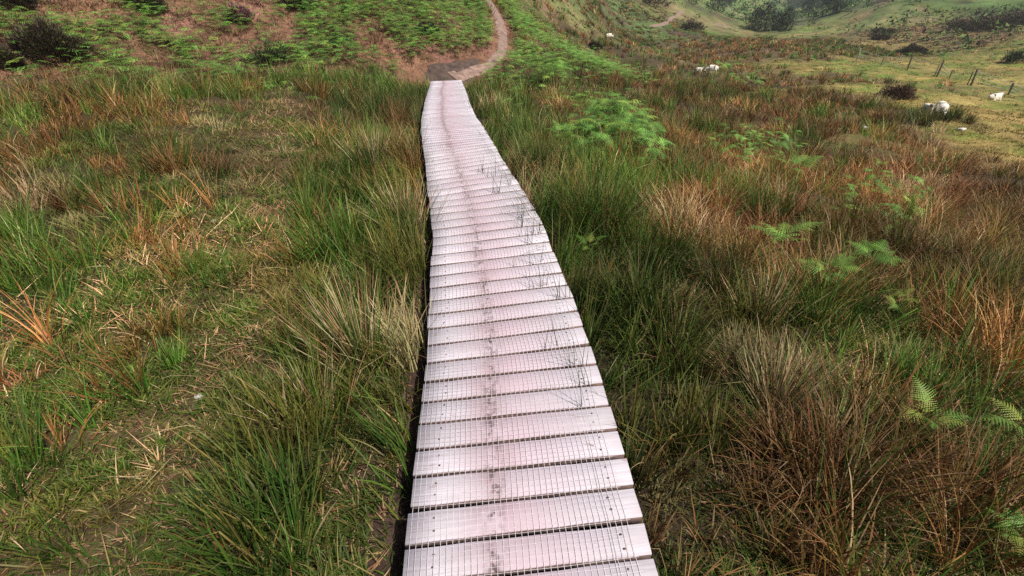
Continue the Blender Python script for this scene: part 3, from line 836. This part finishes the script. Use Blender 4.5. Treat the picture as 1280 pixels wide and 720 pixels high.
# straw coloured tussocks one can tell apart beside the boards
def tussock(px, py, n, h, spread, lean_dir, dead, label, nm='rush_tussock'):
    g = ground(px, py); bl = Blades()
    out = rng.uniform(0, 2 * math.pi, n); rad = np.abs(rng.normal(0, 1, n)) * spread
    base = np.stack([np.sin(out) * rad, np.cos(out) * rad * .8, np.full(n, -.02)], 1)
    lean = .08 + .42 * rad / spread * .6; hx = np.sin(out) * np.sin(lean) + math.sin(lean_dir) * .18; hy = np.cos(out) * np.sin(lean) + math.cos(lean_dir) * .18
    phi = np.arctan2(hx, hy) + rng.normal(0, .2, n); lean = np.arcsin(np.clip(np.hypot(hx, hy), 0, .95))
    d = rng.random(n) < dead
    c0 = np.where(d[:, None], pick([(.40,.31,.17,2),(.30,.19,.10,2),(.46,.38,.24,1),(.22,.12,.06,1.5)], n), pick(RUSH[:5], n))
    c1 = np.where(d[:, None], c0 * 1.1, c0 * .8 + np.array([.05, .04, .015]))
    dw = rng.uniform(.55, 1.1, n) * h
    bl.add(base, dw, phi, lean, rng.uniform(0, .5, n), rng.uniform(.0045, .0075, n) * max(1, np.hypot(g[0], g[1]) / 4), c0, c1, 6, (rng.uniform(.4, .9, n), np.where(rng.random(n) < .08, rng.uniform(.4, 1.4, n), 0)))
    me = mesh_np(nm, np.concatenate(bl.V), [np.concatenate(bl.F3), np.concatenate(bl.F4)], M_BLADE, np.concatenate(bl.C))
    o = link(nm, me); o.location = g
    tag(o, label, 'rush tussock', 'straw tipped tussocks among the rushes')
tussock(452, 455, 250, .56, .12, -1.0, .62, 'big straw coloured rush tussock close to the left edge of the boardwalk')
tussock(400, 520, 150, .46, .10, -.8, .35, 'green rush tussock with a few straw stems, just below the big straw coloured one')
tussock(965, 510, 120, .50, .07, .1, .75, 'upright rust and straw tussock right of the boardwalk, nearest the middle of the brown grass')
tussock(1035, 560, 90, .34, .07, .7, .8, 'rusty tussock with pale stems leaning right, beside the upright straw one')
tussock(950, 405, 120, .48, .07, .1, .7, 'pale stemmed tussock standing right beneath the two lying bracken fronds')
tussock(508, 290, 260, .5, .10, -.5, .6, 'golden tussock overhanging the dark gap at the left edge of the boards')
tussock(470, 215, 260, .55, .13, -.3, .45, 'golden green tussock left of the boardwalk where it starts to dip')

# ------------------------------------------------------------------ bracken
FC = [(.112, .225, .042), (.082, .178, .032), (.145, .262, .052), (.17, .24, .042)]
def frond_geo(L_, pairs, sub, tint, arch=1.0, rnd=None, wide=1.0):
    """a bracken frond along +X from the origin: rachis, pinnae with toothed edges"""
    R_ = rnd or random
    V, C, F3, F4 = [], [], [], []
    def rach(t):
        return np.array([L_ * (t * .92), 0.0, L_ * arch * (.62 * t - .62 * t * t * 1.0)])
    stem = np.array(tint) * .9 + np.array([.02, .01, 0])
    n = 10
    for i in range(n + 1):
        t = i / n; p = rach(t); wd = .006 * L_ * (1 - .8 * t)
        V += [p + [0, wd, 0], p - [0, wd, 0]]; C += [stem, stem]
        if i: 
            b = (i - 1) * 2; F4.append((b, b + 1, b + 3, b + 2))
    for k_ in range(pairs):
        t = .24 + .76 * (k_ + .5) / pairs
        p = rach(t); q = rach(min(1, t + .02)); tang = (q - p); tang /= np.linalg.norm(tang) + 1e-9
        ln = L_ * .36 * (1 - ((k_ + .3) / pairs) ** 1.25) * R_.uniform(.85, 1.1) + .015 * L_
        for sgn in (-1, 1):
            side = np.array([.38 * tang[0], sgn * 1.0, .38 * tang[2]]) ; side /= np.linalg.norm(side)
            droop = R_.uniform(.05, .35); cc = np.array(tint) * R_.uniform(.75, 1.3)
            wd = wide * L_ * .034 * (1 - .45 * k_ / pairs)
            if sub <= 1:
                b = len(V); tip = p + side * ln - np.array([0, 0, droop * ln])
                m_ = p + side * ln * .45 - np.array([0, 0, droop * ln * .15])
                V += [p, m_ + tang * wd * .8, tip, m_ - tang * wd * .8]; C += [cc * .9, cc, cc * 1.1, cc]
                F4.append((b, b + 1, b + 2, b + 3))
            else:
                for s in range(sub):
                    f0 = (s) / sub; f1 = (s + .95) / sub; fm = (s + .75) / sub
                    a = p + side * ln * f0 - np.array([0, 0, droop * ln * f0 ** 2]); e = p + side * ln * f1 - np.array([0, 0, droop * ln * f1 ** 2]); m_ = p + side * ln * fm - np.array([0, 0, droop * ln * fm ** 2 + .006 * L_])
                    ww = wd * (1.15 - fm) * 1.15
                    b = len(V)
                    V += [a, e, m_ + tang * ww, m_ - tang * ww]; C += [cc, cc * 1.05, cc * 1.1, cc * 1.1]
                    F3 += [(b, b + 1, b + 2), (b, b + 3, b + 1)]
    return np.array(V), np.array(C), (np.array(F3, dtype=int).reshape(-1, 3), np.array(F4, dtype=int).reshape(-1, 4))
FT = [(.120, .235, .040), (.090, .195, .032), (.165, .28, .052), (.20, .24, .045)]
# cover on the slopes (one mass)
protos = [frond_geo(1.0, 8, 2, FC[i % 4], .8, wide=1.6) for i in range(6)]
near_protos = [frond_geo(1.0, 12, 4, FT[i % 4], .8) for i in range(6)]
class Mass:
    def __init__(s): s.V = []; s.C = []; s.F3 = []; s.F4 = []; s.n = 0
    def put(s, geo, pos, rz, tilt, sc, tint=1.0):
        V, C, (F3, F4) = geo
        V = V * sc; ct, st = math.cos(tilt), math.sin(tilt)
        x_ = V[:, 0] * ct - V[:, 2] * st; z_ = V[:, 0] * st + V[:, 2] * ct; y_ = V[:, 1]
        c, s_ = math.cos(rz), math.sin(rz)
        s.V.append(np.stack([x_ * c - y_ * s_ + pos[0], x_ * s_ + y_ * c + pos[1], z_ + pos[2]], 1)); s.C.append(C * tint)
        s.F3.append(F3 + s.n); s.F4.append(F4 + s.n); s.n += len(V)
    def mesh(s, name, mat):
        f = [np.concatenate(s.F3), np.concatenate(s.F4)]
        return mesh_np(name, np.concatenate(s.V), [k_ for k_ in f if len(k_)], mat, np.concatenate(s.C))
mass = Mass()
x, y = scatter(10.5, 36, 130, -.85, .25); wv = veg(x, y); bdv = bracken_d(x, y)
s = (rng.random(len(x)) < sstep(.2, .7, bdv * .8 + 1.5 * (fbm(x * 1.5, y * 1.5, 77, 3) - .5) + .1) * wv[:, 5]) & path_clear(x, y, .75) & (deck_dist(x, y)[0] > .8); x, y = x[s], y[s]
zz = H(x, y)
for i in range(len(x)):
    mass.put(protos[i % 6], (x[i], y[i], zz[i] + random.uniform(.08, .34)), random.uniform(0, 6.28), random.uniform(-.25, .35), random.uniform(.2, .46), random.uniform(.55, 2.0))
x, y = scatter(34, 130, 2.2, -.1, .85); wv = veg(x, y); bdv = bracken_d(x, y)
s = (rng.random(len(x)) < sstep(.3, .9, bdv + .5 * (fbm(x * .3, y * .3, 78, 3) - .5)) * np.clip(wv[:, 5] + wv[:, 4] * .5, 0, 1)) & path_clear(x, y, 1.2); x, y = x[s], y[s]
zz = H(x, y)
for i in range(len(x)):
    mass.put(protos[i % 6], (x[i], y[i], zz[i] + random.uniform(.05, .3)), random.uniform(0, 6.28), random.uniform(-.3, .3), random.uniform(.6, 1.4), random.uniform(.5, 1.2))
o = link('bracken', mass.mesh('bracken', M_FERN)); tag(o, 'low green bracken spreading over the hillsides', 'bracken', kind='stuff')

# single ferns: fronds are the parts
FR_ME = []
for i in range(8):
    V, C, F = frond_geo(1.0, 12, 6, FT[i % 4], random.uniform(.6, 1.0))
    FR_ME.append(mesh_np('frond', V, [F[0], F[1]], M_FERN, C * 1.1))
def fern(px, py, size, nf, label, lift=.2, rz0=None, arc=6.28, name='fern', dark=1.0):
    g = ground(px, py)
    r_ = empty(name, (g[0], g[1], g[2]), 0)
    tag(r_, label, 'fern', 'ferns among the rushes and grass')
    for i in range(nf):
        o = link('frond', random.choice(FR_ME), r_)
        a = (rz0 if rz0 is not None else 0) + arc * (i / max(nf, 1)) + random.uniform(-.3, .3)
        o.location = (random.uniform(-.04, .04) * size, random.uniform(-.04, .04) * size, lift + .07 + random.uniform(-.03, .05))
        o.rotation_euler = (random.uniform(-.35, .35), random.uniform(-.75, -.15), a)
        sc = size * random.uniform(.75, 1.15); o.scale = (sc, sc, sc)
    return r_
# the broad bracken clump behind the boardwalk's right side
def clump(px, py, wpx, dpx, nf, label, sc, lift):
    g = ground(px, py); gl_ = ground(px - wpx / 2, py); gt = ground(px, py - dpx / 2)
    hw = abs(g[0] - gl_[0]); hd = abs(gt[1] - g[1])
    M = Mass()
    pr = [frond_geo(1.0, 10, 3, FC[i % 4], random.uniform(.6, 1.0), wide=1.7) for i in range(6)]
    for i in range(nf):
        a = random.uniform(0, 6.28); q_ = random.random() ** .6
        q_ *= .55 + .9 * float(vnoise(np.cos(a) * 2.2 + px, np.sin(a) * 2.2, 3))
        y_ = g[1] + math.sin(a) * hd * q_; x_ = g[0] + math.cos(a) * hw * q_ + (y_ - g[1]) * g[0] / g[1]
        dome = 1 - .55 * q_ * q_
        M.put(pr[i % 6], (x_ - g[0], y_ - g[1], float(H(x_, y_)[0]) - g[2] + lift * dome * random.uniform(.4, 1.1) * (.6 + .8 * float(vnoise(x_ * 2.3, y_ * 2.3, 9)))), random.uniform(0, 6.28), random.uniform(-.7, .15), sc * random.uniform(.6, 1.2), random.uniform(.55, 1.8))
    o = link('bracken_clump', M.mesh('bracken_clump', M_FERN)); o.location = g
    tag(o, label, 'bracken', 'bracken clumps right of the boardwalk')
    return o
clump(767, 187, 100, 50, 520, 'broad bright green bracken clump right of the boardwalk among brown grass', .31, .58)
clump(948, 200, 100, 40, 170, 'low bracken clump of loose fronds, further right behind the broad bright one', .26, .58)
clump(1100, 266, 76, 46, 110, 'faded grey green bracken clump deep in the russet grass', .24, .54)
clump(905, 86, 50, 14, 30, 'bracken clump just above the pair of sheep out on the rushes', .9, .5)
clump(935, 100, 60, 14, 30, 'bracken clump right of the pair of sheep out on the rushes', .8, .4)
clump(690, 90, 50, 12, 30, 'small bracken clump on the bank right of the earth path', .55, .3)
fern(985, 250, 0.36, 7, 'small fern half sunk in russet grass below the low bracken clump', .35)
fern(955, 372, 0.324, 6, 'fern with two long pale fronds lying over the brown grass', .42)
fern(1015, 395, 0.238, 8, 'bright green fern with curled fronds beside the long pale fronds', .30)
fern(1068, 372, 0.259, 8, 'darker green fern in the grass, right of the bright curled one', .30)
fern(1100, 425, 0.158, 5, 'tiny fern sprig below the darker green fern', .25)
fern(1128, 565, 0.216, 6, 'pale green fern low in the brown tangle near the bottom right', .18)
fern(1248, 590, 0.245, 6, 'upright dark fern at the right rim above the yellow green one', .22)
fern(1245, 705, 0.158, 9, 'yellow green young fern in the bottom right corner', .12)
fern(1275, 455, 0.245, 6, 'fern cut by the right side of the view, halfway down', .28)
fern(735, 330, 0.158, 5, 'little leafy fern close to the right edge of the boards', .1)
fern(700, 215, 0.252, 6, 'yellow tipped fern at the left foot of the broad bracken clump', .35)
fern(1085, 240, 0.216, 5, 'thin fern above the faded grey green bracken clump', .4)

# ------------------------------------------------------------------ heather and gorse bushes
def bush_geo(rx, ry, rz_, n, pal, leaf=.05):
    V, C, F = [], [], []
    bl = Blades()
    a = rng.uniform(0, 2 * math.pi, n); u = rng.uniform(0, 1, n); q_ = rng.uniform(.25, 1, n) ** .6
    sd_ = rng.uniform(0, 60); lump = .45 + .95 * vnoise(np.cos(a) * 2.4 + sd_, np.sin(a) * 2.4 + u * 3.2, 12)
    el = np.arcsin(u)
    base = np.stack([np.cos(a) * np.cos(el) * rx * q_ * lump, np.sin(a) * np.cos(el) * ry * q_ * lump, np.sin(el) * rz_ * q_ * lump], 1)
    phi = np.arctan2(base[:, 0], base[:, 1]) + rng.normal(0, .6, n); lean = (math.pi / 2 - el) * .75 + rng.normal(0, .25, n)
    c = pick(pal, n) * rng.uniform(.6, 1.4, n)[:, None]
    bl.add(base, rng.uniform(.6, 1.5, n) * leaf * 1.1, phi, lean, rng.uniform(-.2, .4, n), rng.uniform(.6, 1.3, n) * leaf * .42, c, c * 1.15, 2)
    return mesh_np('foliage', np.concatenate(bl.V), [np.concatenate(bl.F3), np.concatenate(bl.F4)], M_BUSH, np.concatenate(bl.C))
HEATH = [(.045, .036, .026, 3), (.075, .062, .032, 2), (.06, .036, .034, 2), (.07, .10, .028, 1.2), (.10, .06, .045, .6)]
GORSE = [(.03, .05, .022, 3), (.05, .07, .025, 2), (.035, .03, .02, 1)]
M_STEM = plain('bush stem', (.05, .035, .028), .9)
def stems(h, n, spread):
    parts = []
    for i in range(n):
        a = random.uniform(0, 6.28)
        P = np.array([[math.cos(a) * spread * .1 * t, math.sin(a) * spread * .1 * t, h * t] if t == 0 else [math.cos(a) * spread * t * t, math.sin(a) * spread * t * t, h * t] for t in (-.1, .3, .6, .9)])
        P += np.array([.001 * i, 0, 0]); parts.append(tube_strip(P, .02 * h + .004, .02 * h + .004))
    return join(parts)
def bush(px, py, wpx, hpx, label, pal=HEATH, n=7000, name='heather_bush'):
    g = ground(px, py); D = g[1] * CT + (EYE - g[2]) * ST
    rx = wpx / 2 * D / 640; hh = hpx * D / 640 * 1.05
    r_ = empty(name, g); tag(r_, label, 'bush', 'dark bushes on the hillsides')
    link('foliage', bush_geo(rx, rx * .8, hh, n, pal, max(.05, .0032 * D)), r_)
    V, F = stems(hh * .7, 7, rx * .6)
    link('stem', mesh_np('stem', V, [F], M_STEM), r_)
bush(66, 71, 88, 34, 'large near black heather bush at the foot of the left slope', n=16000)
bush(20, 8, 70, 22, 'dark heather bush in the top left corner')
bush(185, 14, 45, 20, 'dark heather bush on the left slope above the bright bracken')
bush(375, 11, 40, 15, 'small dark heather bush high on the slope near the middle of the left hill')
bush(340, 79, 70, 20, 'dull green gorse bush at the foot of the left slope', GORSE, 2600, 'gorse_bush')
bush(534, 40, 34, 11, 'round brown heather hummock on the slope left of the earth path')
bush(10, 84, 40, 20, 'dark heather bush at the left rim, low beside the meadow')
bush(742, 62, 22, 7, 'dark heather hump beside the lone distant sheep')
bush(672, 110, 30, 14, 'brown green bush right of the boardwalk end', GORSE, 1800, 'gorse_bush')
bush(1118, 122, 46, 12, 'russet heather patch at the near edge of the sheep pasture', [(.09, .05, .035, 3), (.05, .045, .022, 2), (.13, .07, .045, 1)])
bush(298, 26, 34, 16, 'pink flowering heather clump high on the left slope', [(.34,.13,.19,2),(.22,.10,.13,2),(.08,.07,.035,2)])
bush(1140, 70, 34, 10, 'dark heather at the bend below the fence', HEATH)
bush(1266, 78, 30, 14, 'dark gorse bush on the green mound beyond the fence', GORSE, 1500, 'gorse_bush')
# heather band on the far right slope and dark patches by the far path
for (px, py, w_, h_, lb) in [(1195, 38, 46, 12, 'left end of the dark heather band on the far right slope'), (1225, 36, 50, 15, 'second bush of the dark heather band, just right of its left end'),
                            (1258, 33, 54, 18, 'tallest bush of the dark heather band, near the right rim'), (1285, 30, 44, 18, 'end of the dark heather band cut by the right rim'),
                            (862, 38, 34, 8, 'dark heather hummock right of the far winding path'), (812, 5, 60, 16, 'purple dark heather on the far slope above the winding path'),
                            (1100, 50, 26, 6, 'dark hummock on the brown far meadow'), (1103, 42, 36, 5, 'flat dark bank on the brown far meadow')]:
    bush(px, py, w_, h_, lb, HEATH, 1500)

# ------------------------------------------------------------------ fence on the pasture
M_POST = plain('old grey post', (.085, .07, .06), .9, 0, .4, 30)
M_POSTL = plain('pale post', (.30, .27, .2), .9, 0, .3, 30)
fence = None
fp = [(1071, 76, 14, 'p'), (1101, 83, 12, 't'), (1134, 87, 17, 'd'), (1168, 96, 14, 't'), (1170.5, 96.5, 20, 'd'), (1185, 101, 11, 't'), (1209, 106, 15, 't'), (1213.5, 107, 19, 'd'), (1260, 119, 14, 'd'), (1292, 128, 14, 'd')]
pts = [ground(a, b) for a, b, h, k_ in fp]
fence = empty('wire_fence', pts[4]); tag(fence, 'sagging stock fence of thin grey posts across the sheep pasture', 'fence')
tops = []
for (a, b, h, k_), g in zip(fp, pts):
    D = g[1] * CT + (EYE - g[2]) * ST; hh = h * D / 640 * 1.02
    rad = {'d': .055, 't': .03, 'p': .05}[k_]
    lean = random.uniform(-.03, .05)
    P = np.array([[0, 0, -.2], [lean * hh * .5, 0, hh * .5], [lean * hh * .95, 0, hh * .97], [lean * hh, 0, hh]]) + (g - pts[4])
    P[:, 1] += np.array([0, .002, .003, .004])
    t_ = []
    for j in range(8):
        an = j / 8 * 2 * math.pi
        t_.append(P + np.stack([np.cos(an) * rad * np.array([1, 1, 1, .6]), np.sin(an) * rad * np.array([1, 1, 1, .6]), np.zeros(4)], 1))
    V = np.stack(t_, 1).reshape(-1, 3); F = []
    for i in range(3):
        for j in range(8):
            F.append((i * 8 + j, i * 8 + (j + 1) % 8, (i + 1) * 8 + (j + 1) % 8, (i + 1) * 8 + j))
    top = np.array([[24 + j for j in range(8)]])
    link('fence_post', mesh_np('fence_post', V, [np.array(F), top], M_POSTL if k_ == 'p' else M_POST, smooth=False), fence)
    tops.append((g - pts[4], hh))
order = [0, 1, 2, 4, 5, 7, 8, 9]
for f in (.35, .6, .88):
    P = []
    for i in order:
        P.append(tops[i][0] + np.array([.08, 0, min(tops[i][1], 1.0) * f]))
    Q = []
    for a, b in zip(P[:-1], P[1:]):
        for t in np.linspace(0, 1, 6)[:-1]:
            Q.append(a * (1 - t) + b * t + np.array([0, 0, -.06 * math.sin(math.pi * t)]))
    Q.append(P[-1]); V, F = tube_strip(np.array(Q), .009, .009)
    link('fence_wire', mesh_np('fence_wire', V, [F], M_WIRE), fence)

# ------------------------------------------------------------------ sheep
M_WOOL = plain('sheep wool', (.62, .58, .50), .95, 0, .18, 14, .6)
M_FACE = plain('sheep face', (.20, .17, .15), .8, 0, .2, 10)
def sheep_mesh(pose):
    """one continuous skin grown from a skeleton; +X is forward"""
    v, e, r = [], [], []
    def j(p, rad, par=None):
        v.append(p); r.append(rad); 
        if par is not None: e.append((par, len(v) - 1))
        return len(v) - 1
    z0 = .62 if pose != 'lying' else .30
    hip = j((-.38, 0, z0), .22); mid = j((0, 0, z0 + .0), .27, hip); sh = j((.32, 0, z0), .22, mid)
    rump = j((-.50, 0, z0 + .02), .13, hip); tail = j((-.56, 0, z0 - .14), .04, rump)
    if pose == 'graze':
        nk = j((.55, 0, z0 - .10), .13, sh); hd = j((.70, 0, .30), .085, nk); mz = j((.78, 0, .14), .05, hd); ez = (.68, .34); 
    elif pose == 'lying':
        nk = j((.46, 0, z0 + .20), .12, sh); hd = j((.55, 0, z0 + .36), .09, nk); mz = j((.70, 0, z0 + .30), .055, hd)
    else:
        nk = j((.48, 0, z0 + .20), .12, sh); hd = j((.56, 0, z0 + .36), .09, nk); mz = j((.72, 0, z0 + .28), .055, hd)
    hp = v[hd]
    for s_ in (-1, 1):
        j((hp[0] - .02, s_ * .15, hp[2] + .02), .022, hd)
        if pose == 'lying':
            k1 = j((.34, s_ * .17, .14), .07, sh); k2 = j((.55, s_ * .17, .05), .04, k1); j((.40, s_ * .18, .035), .03, k2)
            k1 = j((-.30, s_ * .20, .16), .10, hip); k2 = j((-.05, s_ * .22, .06), .05, k1); j((-.30, s_ * .23, .035), .03, k2)
        else:
            k1 = j((.30, s_ * .13, .42), .085, sh); k2 = j((.31, s_ * .12, .22), .038, k1); k3 = j((.29, s_ * .12, .05), .03, k2); j((.32, s_ * .12, .0), .032, k3)
            k1 = j((-.36, s_ * .14, .44), .11, hip); k2 = j((-.42, s_ * .12, .25), .04, k1); k3 = j((-.38, s_ * .12, .05), .03, k2); j((-.35, s_ * .12, .0), .032, k3)
    me = bpy.data.meshes.new('sheep_skin'); me.from_pydata(v, e, [])
    o = bpy.data.objects.new('sheep_skin', me); COL.objects.link(o)
    sk = o.modifiers.new('skin', 'SKIN')
    for i, rr in enumerate(r):
        me.skin_vertices[0].data[i].radius = (rr, rr); me.skin_vertices[0].data[i].use_root = (i == mid)
    su = o.modifiers.new('sub', 'SUBSURF'); su.levels = 2; su.render_levels = 2
    dg = bpy.context.evaluated_depsgraph_get(); dg.update()
    out = bpy.data.meshes.new_from_object(o.evaluated_get(dg))
    COL.objects.unlink(o); bpy.data.objects.remove(o)
    n = len(out.vertices); co = np.empty(n * 3, np.float32); out.vertices.foreach_get('co', co); co = co.reshape(-1, 3)
    # curly fleece on the trunk
    trunk = sstep(.28 if pose != 'lying' else .1, .42 if pose != 'lying' else .2, co[:, 2]) * sstep(.55, .40, co[:, 0])
    no = np.empty(n * 3, np.float32); out.vertices.foreach_get('normal', no); no = no.reshape(-1, 3)
    co += no * (.05 * (vnoise(co[:, 0] * 11 + co[:, 2] * 7, co[:, 1] * 11 - co[:, 2] * 5, 4) - .35) * trunk)[:, None]
    out.vertices.foreach_set('co', co.ravel()); out.update()
    out.materials.clear(); out.materials.append(M_WOOL); out.materials.append(M_FACE)
    for p in out.polygons:
        c = p.center; d = math.dist(c, v[hd]) < .12 or math.dist(c, v[mz]) < .13
        low = c.z < .24 and pose != 'lying' and c.x < .5
        p.material_index = 1 if (d or low) else 0; p.use_smooth = True
    return out
SM = {k_: sheep_mesh(k_) for k_ in ('graze', 'stand', 'lying')}
def sheep(px, py, pose, rz, sc, label, up=0.0):
    g = ground(px, py); o = link('sheep', SM[pose]); o.location = (g[0], g[1], g[2] + up); o.rotation_euler = (0, 0, rz); o.scale = (sc,) * 3
    tag(o, label, 'sheep', 'sheep grazing in the valley')
sheep(1171, 148, 'graze', 1.15, .68, 'white sheep seen from behind on the pasture next to the smaller one')
sheep(1156, 147, 'stand', -2.0, .55, 'small white lamb half hidden by the rush edge beside a bigger sheep')
sheep(1242, 125, 'lying', .15, .62, 'white sheep lying alone near the fence on the right', -.05)
sheep(888, 98, 'graze', 2.8, .62, 'larger sheep of the pair wading in the rushes', .25)
sheep(873, 93, 'stand', -.4, .45, 'smaller sheep of the pair in the rushes, left of the larger', .05)
sheep(761, 51, 'graze', .3, .48, 'lone distant sheep on the heather slope near the valley path', .1)

# ------------------------------------------------------------------ stones
M_STONE = plain('pale stone', (.45, .42, .38), .9, 0, .3, 8, .4)
def stone(px, py, size, label):
    g = ground(px, py); me = bpy.data.meshes.new('stone'); import bmesh
    bm_ = bmesh.new(); bmesh.ops.create_icosphere(bm_, subdivisions=3, radius=1)
    for v_ in bm_.verts:
        f = .75 + .6 * float(vnoise(v_.co.x * 1.7 + px, v_.co.y * 1.7 + v_.co.z * 1.3, 3)); v_.co = Vector((v_.co.x * f * 1.3, v_.co.y * f, v_.co.z * f * .6)) * size
    bm_.to_mesh(me); bm_.free(); me.materials.append(M_STONE)
    o = link('stone', me); o.location = (g[0], g[1], g[2] + size * .25); tag(o, label, 'stone', 'pale stones lying in the grass')
stone(1201, 163, .10, 'flat pale stone on the pasture below the sheep')
stone(1080, 161, .09, 'small white stone showing at the dark rush edge')
stone(250, 497, .02, 'tiny white stone on the trampled strip at left')
stone(512, 312, .022, 'small white pebble in the dark peat at the left edge of the boards')
stone(268, 277, .02, 'pale chip lying in the short grass left of the rushes')

# ------------------------------------------------------------------ far trees
M_BARK = plain('bark', (.06, .05, .045), .9, 0, .3, 3)
def tree(px, py, hm, wm, label, pal, name='tree', con=False):
    g = ground(px, py); r_ = empty(name, g); tag(r_, label, 'tree', 'trees on the far valley side')
    n = 1500; u = rng.random(n)
    if con:
        zc = .12 + .88 * u; rad = (1 - u) ** .8 * wm / 2
    else:
        zc = .02 + .98 * u; rad = np.sqrt(np.clip(1 - ((u - .3) / .72) ** 2, 0, 1)) * wm / 2
    a = rng.uniform(0, 2 * math.pi, n); lump = .55 + .9 * vnoise(a * 2.2, u * 6, 4 + int(px) % 50); q_ = rng.random(n) ** .45
    base = np.stack([np.cos(a) * rad * q_ * lump, np.sin(a) * rad * q_ * lump, zc * hm * (.9 + .2 * lump)], 1)
    c = pick(pal, n) * rng.uniform(.6, 1.4, n)[:, None]; bl = Blades()
    bl.add(base, rng.uniform(.5, 1.2, n) * hm * .12, a + rng.normal(0, .8, n), rng.uniform(.4, 1.7, n), rng.uniform(-.3, .5, n), rng.uniform(.5, 1.2, n) * hm * .06, c, c * 1.1, 2)
    link('crown', mesh_np('crown', np.concatenate(bl.V), [np.concatenate(bl.F3), np.concatenate(bl.F4)], M_BUSH, np.concatenate(bl.C)), r_)
    parts = [tube_strip(np.array([[0, 0, -.5], [.05 * hm * .2, .01, hm * .35], [.02, .02, hm * .8]]), hm * .022, hm * .022)]
    for i in range(5):
        a_ = i * 1.3; h0 = hm * (.25 + .1 * i)
        parts.append(tube_strip(np.array([[.01 * i, 0, h0], [math.cos(a_) * wm * .2, math.sin(a_) * wm * .2, h0 + hm * .1], [math.cos(a_) * wm * .34, math.sin(a_) * wm * .34, h0 + hm * .16]]), hm * .008, hm * .008))
    V, F = join(parts); link('trunk', mesh_np('trunk', V, [F], M_BARK), r_)
DK = [(.045, .068, .034, 3), (.06, .088, .04, 2), (.034, .046, .03, 2)]
MG = [(.05, .085, .035, 3), (.07, .11, .045, 2), (.04, .065, .03, 2)]
for (px, py, h_, w_, lb, pal, con) in [
        (955, 39, 4.4, 5, 'dark bushy tree standing at the foot of the far wooded slope', DK, False),
        (942, 37, 3.2, 4, 'lower dark tree just left of the bushy one at the slope foot', DK, False),
        (982, 38, 3.6, 4, 'dark tree right of the bushy one where the valley narrows', DK, False),
        (970, 38, 2.8, 3, 'small dark tree between two larger ones at the slope foot', DK, False),
        (897, 14, 5, 5, 'dark tree above the bare strip of far path', DK, False),
        (912, 4, 5, 5, 'rounded dark tree on the upper far slope near the top of the view', DK, False),
        (1030, 14, 7, 5, 'hazy tree in the notch where the valley closes', DK, True),
        (1045, 16, 6, 6, 'hazy rounded tree right of the valley notch', MG, False),
        (1012, 14, 7, 7, 'hazy tree left of the valley notch', DK, False)]:
    tree(px, py, h_, w_, lb, pal, con=con)
# scrub wood covering the far slope
ms = Blades()
x, y = scatter(75, 420, .06, -.05, .85); wv = veg(x, y)
fo = fbm(x * .03, y * .03, 200, 4); s = (rng.random(len(x)) < sstep(.38, .55, fo + .12 * sstep(.55, .3, np.arctan2(x, y)) * (np.hypot(x, y) > 110)) * .95) & (wv[:, 5] > .5) & path_clear(x, y, 1.6); x, y = x[s], y[s]; zz = H(x, y)
dist_ = np.hypot(x, y)
for _ in range(22):
    n = len(x); sc = (.35 + 1.0 * vnoise(x * .3, y * .3, 6)) * (.7 + dist_ / 220)
    b_ = np.stack([x + rng.normal(0, .6, n) * sc, y + rng.normal(0, .6, n) * sc, zz + rng.uniform(0, 1, n) * sc * .9], 1)
    c = pick([(.075, .14, .03, 3), (.04, .065, .022, 2), (.12, .18, .045, 1.5), (.07, .05, .035, 1.6)], n)
    ms.add(b_, rng.uniform(.5, 1.2, n) * sc * .5, rng.uniform(0, 6.28, n), rng.uniform(.2, 1.6, n), rng.uniform(0, .4, n), rng.uniform(.5, 1, n) * sc * .55, c, c * 1.1, 1)
me = mesh_np('far_scrub', np.concatenate(ms.V), [np.concatenate(ms.F3)], M_BUSH, np.concatenate(ms.C))
o = link('far_scrub', me); tag(o, 'mixed green scrub and bracken covering the far valley slopes', 'scrub', kind='stuff')

# ------------------------------------------------------------------ valley haze
zmin = float(gv[:, 2].min()); zmax = max(float(gv[:, 2].max()), EYE)
Rr = R1 * 1.005
hv = np.array([(x_, y_, z_) for z_ in (zmin - 1, zmax + 3) for x_, y_ in ((-Rr, -Rr), (Rr, -Rr), (Rr, Rr), (-Rr, Rr))])
hf = np.array([(3, 2, 1, 0), (4, 5, 6, 7), (0, 1, 5, 4), (1, 2, 6, 5), (2, 3, 7, 6), (3, 0, 4, 7)])
mh, nt, N, L, b = new_mat('valley haze')
N.remove(b)
pv = N.new('ShaderNodeVolumePrincipled'); pv.inputs['Color'].default_value = (.80, .84, .92, 1); pv.inputs['Density'].default_value = HAZE; pv.inputs['Anisotropy'].default_value = .2
L.new(pv.outputs['Volume'], N['Material Output'].inputs['Volume'])
tag(link('haze', mesh_np('haze', hv, [hf], mh)), 'thin pale haze filling the far end of the valley', 'haze', kind='stuff')
